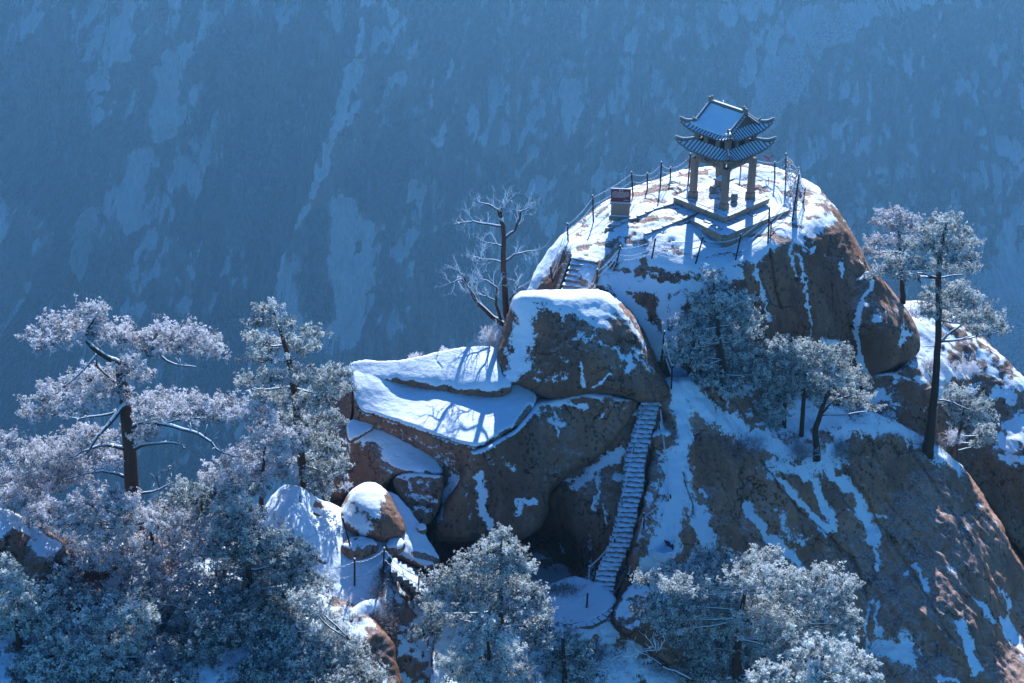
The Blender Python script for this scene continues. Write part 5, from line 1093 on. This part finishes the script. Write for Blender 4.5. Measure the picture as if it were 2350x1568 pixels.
P('pine_tree', 'conical frosted pine standing in front of the dark cave hollow', 59.3, [(1150, 1530, .2), (1150, 1400, .14), (1152, 1225, .04)],
  [(1152, 1232, 24, 20), (1130, 1262, 40, 22), (1178, 1268, 34, 22), (1085, 1295, 46, 22), (1150, 1295, 56, 26), (1205, 1300, 28, 20), (1050, 1325, 46, 20), (1120, 1335, 66, 28), (1190, 1345, 50, 28), (1010, 1330, 34, 16), (1000, 1365, 46, 18), (1070, 1375, 66, 28), (1150, 1385, 80, 30), (1220, 1370, 34, 24), (1240, 1392, 28, 20), (1100, 1425, 88, 28), (1190, 1430, 66, 28), (1030, 1410, 46, 22), (1240, 1430, 28, 20), (985, 1400, 24, 14)], frost=.56, seed=11, size=1.08, dens=1.15)
P('pine_tree', 'bright frosted young pine at the bottom centre in front of the conical one', 56.6, [(1125, 1640, .13), (1122, 1520, .09), (1118, 1425, .03)], [(1118, 1432, 22, 18), (1098, 1458, 36, 20), (1145, 1465, 38, 20), (1070, 1490, 36, 18), (1125, 1495, 60, 22), (1175, 1500, 32, 20), (1050, 1520, 42, 18), (1110, 1530, 66, 26), (1180, 1540, 50, 24), (1050, 1555, 42, 18), (1130, 1565, 80, 20), (1210, 1558, 30, 20), (1025, 1525, 22, 10)], frost=.70, seed=12, size=1.1, dens=1.1)
P('pine_tree', 'dark shaded pine right of the bottom centre pair below the landing', 59.3, [(1300, 1640, .18), (1295, 1520, .1), (1290, 1460, .04)], [(1285, 1462, 44, 20), (1330, 1485, 34, 26), (1270, 1500, 62, 30), (1325, 1530, 44, 30), (1260, 1545, 60, 30), (1340, 1565, 44, 24), (1235, 1470, 40, 24)], frost=.34, seed=13, dens=1.2)
P('pine_tree', 'dark low pine against the outcrop left of the conical pine', 59.6, [(980, 1640, .13), (975, 1540, .08)], [(985, 1455, 40, 26), (960, 1500, 40, 30), (1000, 1520, 40, 34), (970, 1560, 50, 26)], frost=.24, seed=14, dens=1.0)
P('pine_tree', 'wide flat topped white frosted pine at the lower right below the gully', 60.8, [(1700, 1640, .3), (1690, 1520, .24), (1700, 1420, .14), (1710, 1350, .06)],
  [(1490, 1335, 34, 20, .6), (1540, 1320, 54, 24, .8), (1600, 1300, 60, 26, 1), (1660, 1290, 50, 22, 1.2), (1740, 1285, 48, 18, 1.4), (1775, 1272, 26, 12, 1.5), (1630, 1268, 26, 10, 1.5), (1570, 1350, 66, 26), (1650, 1335, 80, 30), (1740, 1325, 80, 30), (1520, 1375, 44, 20), (1840, 1330, 54, 20), (1900, 1318, 44, 18), (1935, 1345, 34, 20), (1830, 1360, 80, 28), (1560, 1405, 60, 22), (1500, 1412, 44, 14), (1640, 1385, 80, 30), (1740, 1380, 90, 32), (1900, 1385, 64, 26), (1540, 1440, 50, 16), (1950, 1420, 34, 26), (1660, 1430, 80, 26), (1760, 1430, 90, 32), (1860, 1430, 80, 30), (1930, 1455, 40, 20), (1580, 1470, 50, 18, 0, .4), (1720, 1480, 80, 28), (1820, 1480, 74, 28), (1640, 1490, 60, 30, 0, .38), (1700, 1540, 80, 34, .5, .36), (1600, 1540, 60, 40, .6, .34), (1800, 1520, 60, 26, 0, .45)],
  frost=.66, seed=15, size=1.05, dens=1.1, sub=.2)
P('pine_tree', 'nearest thickly rimed pine at the bottom edge right of centre', 53.5, [(1880, 1700, .2), (1880, 1600, .14), (1890, 1490, .05)], [(1885, 1488, 40, 18), (1920, 1500, 44, 22), (1870, 1515, 44, 22), (1960, 1525, 38, 22), (1900, 1545, 70, 24), (1800, 1555, 54, 18), (1745, 1560, 46, 14), (1990, 1558, 34, 18), (1850, 1572, 90, 18)], frost=.78, seed=16, size=1.75, dens=.55, tpl=TPL_L, sub=.24)
P('pine_tree', 'leafy frosted pine growing in front of the summit cliff right of the big boulder', 74.6, [(1652, 990, .22), (1658, 860, .17), (1645, 720, .1), (1636, 640, .04)],
  [(1632, 632, 20, 18), (1640, 660, 34, 18), (1615, 690, 38, 18), (1670, 685, 36, 20), (1715, 690, 22, 20), (1650, 715, 62, 24), (1600, 735, 54, 18), (1560, 748, 30, 12), (1720, 730, 34, 24), (1640, 750, 70, 26), (1700, 765, 48, 26), (1600, 775, 46, 22), (1650, 795, 64, 26), (1700, 810, 44, 28), (1565, 815, 34, 24), (1600, 830, 46, 26), (1660, 840, 54, 28), (1700, 860, 44, 28), (1625, 870, 44, 24), (1675, 895, 40, 26), (1740, 850, 28, 30), (1550, 800, 20, 14)], frost=.54, seed=17, dens=1.1)
P('pine_tree', 'rounded frosted pine in the middle of the ledge group right of the summit cliff pine', 74.9, [(1802, 1030, .16), (1800, 950, .12), (1805, 800, .04)], [(1790, 795, 50, 18), (1835, 802, 40, 16), (1765, 825, 44, 20), (1815, 830, 50, 22), (1775, 862, 44, 24), (1820, 870, 40, 24), (1745, 880, 34, 24), (1790, 905, 44, 26), (1785, 945, 34, 28), (1760, 930, 30, 24), (1775, 975, 24, 18)], frost=.52, seed=18, dens=1.05)
P('pine_tree', 'slender dark trunked pine between the two frosted ledge pines', 74.5, [(1838, 1010, .14), (1845, 920, .11), (1850, 840, .05)], [(1850, 815, 34, 14), (1860, 845, 40, 18), (1840, 870, 34, 18), (1820, 900, 24, 14)], frost=.55, seed=19)
P('pine_tree', 'leaning pine with a forked curved trunk at the right end of the ledge group', 73.6, [(1874, 1038, .20), (1872, 985, .16), (1885, 945, .13), (1900, 900, .08), (1905, 860, .04)],
  [(1890, 805, 26, 16), (1935, 808, 22, 16), (1920, 830, 36, 18), (1885, 840, 40, 18), (1950, 858, 40, 18), (1900, 868, 54, 22), (1870, 885, 36, 18), (1970, 880, 30, 18), (1930, 895, 52, 20), (1985, 915, 24, 14), (1890, 915, 36, 16), (1950, 930, 36, 12), (2010, 940, 16, 8)], limbs=[([(1876, 960), (1905, 928, -.2), (1950, 908, -.4), (1985, 905, -.5)], .09)], frost=.55, seed=20, dens=1.0)
P('pine_tree', 'tallest dark trunked pine leaning right at the right side above the rock edge', 76.8, [(2130, 1030, .33), (2138, 960, .23), (2148, 860, .20), (2154, 760, .17), (2154, 660, .17), (2158, 580, .12), (2172, 510, .05)],
  [(2172, 505, 34, 16), (2195, 530, 38, 20), (2140, 530, 36, 18), (2215, 560, 30, 22), (2150, 565, 54, 22), (2100, 560, 34, 18), (2200, 590, 44, 20), (2065, 600, 40, 14), (2110, 610, 46, 18), (2030, 622, 34, 12), (2080, 635, 30, 12), (2160, 615, 40, 18), (2222, 620, 24, 18), (2190, 668, 54, 22), (2150, 690, 44, 22), (2230, 695, 44, 24), (2265, 730, 40, 26), (2200, 725, 54, 20), (2290, 755, 20, 22), (2135, 720, 20, 16), (2250, 760, 34, 14), (2005, 632, 20, 7)],
  limbs=[([(2154, 640), (2120, 628, -.3), (2080, 632, -.5), (2020, 635, -.6)], .07), ([(2152, 790), (2185, 760, .2), (2230, 735, .3), (2270, 745, .3)], .09), ([(2140, 925), (2165, 918, -.2), (2200, 930, -.3), (2240, 945, -.3)], .07)], frost=.50, seed=21, dens=1.0, stubs=[([(2148, 795), (2130, 795), (2118, 797)], .04), ([(2140, 890), (2122, 895)], .04)])
P('pine_tree', 'low spreading pine beside the base of the tallest right hand trunk', 78.0, [(2190, 1060, .12), (2200, 1000, .09), (2215, 930, .04)], [(2200, 905, 40, 16), (2235, 925, 40, 22), (2190, 930, 36, 18), (2250, 955, 34, 22), (2215, 960, 46, 20), (2265, 990, 22, 16), (2260, 1010, 24, 16), (2240, 1020, 18, 10)], frost=.52, seed=22)
P('pine_tree', 'pale hazier pine behind the bulging boulder, partly hidden by the tallest pine', 85, [(2072, 680, .16), (2068, 600, .12), (2062, 520, .05)], [(2045, 492, 34, 12), (2080, 500, 30, 14), (2020, 510, 24, 10), (2060, 520, 46, 14), (2095, 530, 22, 12), (2010, 555, 30, 12), (2050, 560, 34, 14), (2000, 580, 22, 10), (2035, 590, 28, 12), (2085, 560, 24, 14), (2060, 610, 24, 12)], frost=.62, mat='needle_lilac', seed=23, dens=.9)

P('pine_tree', 'grey green frosted pine filling the middle of the lower left group', 57.2, [(330, 1600, .18), (340, 1450, .12), (345, 1370, .04)], [(340, 1370, 44, 24), (300, 1395, 54, 26), (380, 1400, 60, 30), (330, 1430, 70, 32), (410, 1445, 54, 32), (140, 1340, 50, 24), (100, 1370, 50, 24), (180, 1370, 50, 26), (260, 1370, 40, 24), (460, 1400, 50, 30)], frost=0.44, seed=31, dens=1.0)
P('pine_tree', 'frosted pine at the bottom edge touching the left side of the dark outcrop', 55.4, [(800, 1680, .16), (800, 1560, .1), (800, 1470, .03)], [(800, 1470, 30, 20), (780, 1495, 44, 24), (820, 1520, 44, 26), (770, 1540, 60, 28), (820, 1560, 50, 26), (850, 1545, 30, 20), (740, 1490, 30, 20), (720, 1400, 34, 22), (700, 1370, 30, 18)], frost=.56, seed=32, dens=1.05)
P('rimed_tree', 'small lilac rimed tree leaning over the left edge rock', 60.6, [(60, 1300, .12), (70, 1230, .08), (80, 1180, .03)], [(100, 1200, 50, 28), (60, 1225, 40, 24), (130, 1260, 54, 26), (170, 1300, 50, 26), (90, 1290, 40, 22)], frost=.6, mat='needle_lilac', seed=33, cat='tree', dens=.9)

P('pine_tree', 'lowest frosted pine cut by the bottom edge at the left quarter', 53.6, [(330, 1760, .16), (335, 1660, .1), (340, 1580, .04)], [(250, 1562, 66, 26), (330, 1555, 60, 26), (400, 1560, 60, 28), (180, 1566, 60, 26), (100, 1570, 70, 24), (300, 1535, 40, 22), (210, 1535, 40, 20)], frost=.55, seed=34, dens=1.0)
P('pine_tree', 'dark pine cut by the bottom edge under the shaded one', 54.4, [(560, 1760, .16), (560, 1680, .1), (555, 1580, .04)], [(480, 1560, 60, 28), (560, 1555, 60, 26), (640, 1563, 60, 26), (720, 1560, 60, 26), (800, 1560, 60, 28), (850, 1560, 40, 24), (520, 1530, 40, 22), (600, 1530, 44, 22)], frost=0.36, seed=35, dens=1.0)

# bare snag with recursive twigs
def bare_tree(name, label, Y, limbs, seed, cat='tree', lv=3, mat='bark', tw='chain', spread=1.0, dY=.5):
    rr = random.Random(seed); P0 = Vector(W(*limbs[0][0][0][:2], Y)); root = empty(name, P0); tag(root, label, cat); fin = MB()
    def grow(p, d, L, r_, lev):
        n = 4; pts = [p]; q = p.copy(); dd = d.normalized()
        for i in range(n):
            dd = (dd + Vector((rr.uniform(-.35, .35), rr.uniform(-.35, .35), rr.uniform(-.22, .35))) * spread).normalized(); q = q + dd * L / n; pts.append(q.copy())
            if lev > 0 and rr.random() < .85:
                s = dd.cross(Vector((rr.uniform(-1, 1), rr.uniform(-1, 1), rr.uniform(-1, 1)))).normalized(); grow(q.copy(), dd * .75 + s * .9 + Vector((0, 0, .15)), L * rr.uniform(.4, .65), r_ * .55, lev - 1)
        fin.tube([a - root.location for a in pts], list(np.linspace(r_, r_ * .45, n + 1)), 4, False)
    for k, (pl, r0, r1) in enumerate(limbs):
        pp = [Vector(W(u, v, Y + (q[0] if q else 0))) for u, v, *q in pl]; o = []
        for i in range(len(pp) - 1):
            for j in range(3): o.append(pp[i].lerp(pp[i + 1], j / 3) + Vector((rr.uniform(-.03, .03), rr.uniform(-.03, .03), rr.uniform(-.03, .03))))
        o.append(pp[-1]); rd = list(np.linspace(r0, r1, len(o))); MB().tube([a - root.location for a in o], rd, 8).build('trunk' if k == 0 else 'branch', M[mat], root, True)
        if k:
            for i in range(len(o) // 3, len(o)):
                if rr.random() < .95:
                    d = (o[i] - o[i - 1]).normalized(); s = d.cross(Vector((rr.uniform(-1, 1), rr.uniform(-1, 1), rr.uniform(-.5, .5)))).normalized(); grow(o[i], d * .5 + s + Vector((0, 0, .35)), rr.uniform(.45, 1.0), .028, lv - 1)
            grow(o[-1], o[-1] - o[-2], .7, .02, lv - 1)
    o = fin.build('twigs', M[tw], root); o['kind'] = 'stuff'; return root
bare_tree('bare_tree', 'leafless dead pine with rimed crooked branches behind the big boulder', 78.2, [([(1168, 760), (1160, 700), (1158, 640), (1154, 580), (1156, 530), (1150, 500)], .19, .10),
  ([(1152, 520), (1120, 515), (1085, 508), (1055, 512)], .08, .03), ([(1150, 500), (1142, 482), (1118, 468), (1100, 465)], .09, .03), ([(1150, 500), (1150, 480), (1158, 462)], .08, .03), ([(1156, 548), (1180, 530), (1192, 505), (1196, 485), (1210, 478)], .09, .03), ([(1158, 600), (1180, 585), (1205, 578), (1232, 575)], .08, .03), ([(1156, 605), (1135, 597), (1105, 595), (1090, 590)], .06, .025), ([(1155, 565), (1130, 560), (1108, 553)], .05, .02),
  ([(1166, 750), (1130, 728, -.3), (1095, 695, -.6), (1078, 665, -.7), (1060, 640, -.8), (1035, 650, -.8)], .16, .03), ([(1072, 655, -.7), (1060, 630, -.8), (1045, 618, -.8)], .06, .02), ([(1150, 738), (1138, 700, -.5), (1140, 660, -.5), (1120, 645, -.5), (1100, 640, -.5)], .09, .02), ([(1140, 690, -.5), (1115, 680, -.5), (1085, 672, -.5)], .05, .02), ([(1170, 690), (1185, 665), (1190, 650)], .04, .02)], 5)
bare_tree('fallen_branch', 'crooked dead branch on the snow slope below the landing', 60.0, [([(1590, 1562), (1560, 1545), (1520, 1530)], .07, .05), ([(1520, 1530), (1500, 1512), (1475, 1500), (1452, 1500)], .05, .02), ([(1500, 1512), (1510, 1495), (1500, 1485)], .03, .015)], 9, 'branch', 2)

# frosted shrubs and grass
def shrub(label, u, v, Y, r_, n, seed, mat='needle_lilac', frost=.8, cat='shrub', h=1.0, w=.012, name='frosted_shrub', lv=4):
    rr = np.random.default_rng(seed); c = np.array(W(u, v, Y)); root = empty(name, c); tag(root, label, cat)
    V = []; Fr = []
    def seg(p, q, a, b, f0, f1):
        d = q - p; s = np.cross(d, rr.normal(size=3)); s /= np.linalg.norm(s) + 1e-9; s2 = np.cross(d, s); s2 /= np.linalg.norm(s2) + 1e-9
        for e in (s, s2): V.extend([p - e * a, p + e * a, q + e * b, q - e * b]); Fr.extend([f0, f0, f1, f1])
    def grow(p, d, L, lev, w_):
        q = p + d * L; seg(p, q, w_, w_ * .8, frost - .35 + .1 * (4 - lev), frost - .1 + .1 * (4 - lev))
        if lev == 0: return
        for _ in range(rr.integers(2, 4)):
            e = d + rr.normal(size=3) * .42; e[2] += .12; e /= np.linalg.norm(e); grow(q if rr.random() < .6 else p + d * L * .6, e, L * rr.uniform(.55, .85), lev - 1, w_ * .8)
    for _ in range(n):
        d = rr.normal(size=3) * .6; d[2] = abs(d[2]) + .7 * h; d /= np.linalg.norm(d); p = rr.normal(size=3) * r_ * .12; p[2] = 0
        grow(p, d, r_ * .34 * rr.uniform(.7, 1.15), lv, w)
    V = np.array(V); me = mesh_np(name, V, np.arange(len(V)).reshape(-1, 4), False, {'frost': np.clip(Fr, 0, 1)}); link('twigs', me, M[mat], root)['kind'] = 'stuff'; return root
shrub('round white frosted shrub at the foot of the dead pine', 1128, 795, 76.2, 1.3, 34, 1)
shrub('tall fan shaped frosted shrub in front of the trodden path railing', 770, 1450, 59.0, 2.2, 46, 2, h=1.4)
shrub('low frosted shrub just left of the outcrop with dry grass', 805, 1480, 58.2, 1.4, 34, 3)
shrub('brownish rimed bush under the summit cliff pine', 1610, 1000, 73.3, 1.3, 40, 4, frost=.6)
shrub('second rimed bush left of the ledge group, nearer the gully', 1582, 975, 73.8, 1.0, 30, 5, frost=.6)
shrub('rimed bush filling the gap under the rounded ledge pine', 1730, 1035, 73.4, 1.1, 36, 6, frost=.52)
shrub('rimed bush right of the forked leaning pine', 1925, 1045, 74.5, 1.0, 30, 7, frost=.5)
shrub('wide rimed bush beneath the slender ledge pine', 1840, 1050, 73.4, 1.2, 36, 8, frost=.5)
shrub('white frosted shrub beside the base of the tallest pine', 2185, 1020, 78.2, 1.1, 32, 9, frost=.9)
shrub('spiky white frosted shrub on the far right snow patch', 2215, 860, 86.0, 1.3, 26, 10, frost=.9, h=.7)
shrub('tiny frosted shrub on the small stair snow edge', 720, 1345, 60.3, .7, 18, 11, frost=.9)
shrub('little frosted shrub behind the balanced boulder', 795, 1125, 65.6, .5, 12, 12, frost=.8)
shrub('frosted shrub on the skyline of the upper snow ledge', 955, 832, 75.2, .6, 24, 13, frost=.9)
shrub('second frosted shrub on the skyline of the upper snow ledge nearer the boulder', 1020, 815, 75.4, .5, 22, 14, frost=.9)
shrub('frosted twigs beside the upper stair behind the big boulder', 1360, 672, 77.5, .7, 10, 15, frost=.9)
shrub('rimed bush on the ledge below the shattered rock face', 2075, 1005, 77.6, .7, 24, 16, frost=.65)
shrub('rimed bush on the right rock ledge beside the patchy ridge', 2135, 850, 86.0, .9, 26, 17, frost=.7)
def grass(label, areas, n, seed, hgt=.28):
    rr = np.random.default_rng(seed); V = []; Fr = []
    for k, (u, v, du, dv) in areas:
        m = n; uu = rr.normal(u, du, m); vv = rr.normal(v, dv, m); Pp = W(uu, vv, GF[k](uu, vv))
        a = rr.normal(size=(m, 3)) * .05; a[:, 2] = 0; q = Pp + rr.normal(size=(m, 3)) * hgt * .6; q[:, 2] = Pp[:, 2] + hgt * rr.uniform(.2, 1, m); f = rr.uniform(0, .9, m)
        V.append(np.stack([Pp - a * .2, Pp + a * .2, q + a * .12, q - a * .12], 1)); Fr.append(np.stack([f * .4, f * .4, f, f], 1))
    V = np.concatenate(V).reshape(-1, 3); Fr = np.concatenate(Fr).ravel(); me = mesh_np('dry_grass', V, np.arange(len(V)).reshape(-1, 4), False, {'frost': Fr}); o = link('dry_grass', me, M['grass']); tag(o, label, 'grass', None, 'stuff')
grass('frosted dry brown grass along the tree ledge and on the outcrop', [('J', (1640, 1020, 50, 14)), ('J', (1780, 1060, 60, 14)), ('J', (1930, 1030, 40, 16)), ('J', (2120, 1020, 30, 12)), ('J', (1990, 960, 30, 14)), ('Nn', (880, 1380, 14, 30)), ('Nn', (870, 1440, 20, 20)), ('V', (1480, 1540, 50, 20)), ('V', (1400, 1500, 40, 24)), ('K', (2130, 720, 26, 14)), ('T', (1290, 1360, 20, 8))], 1500, 3)
print('tufts quads', TOT)
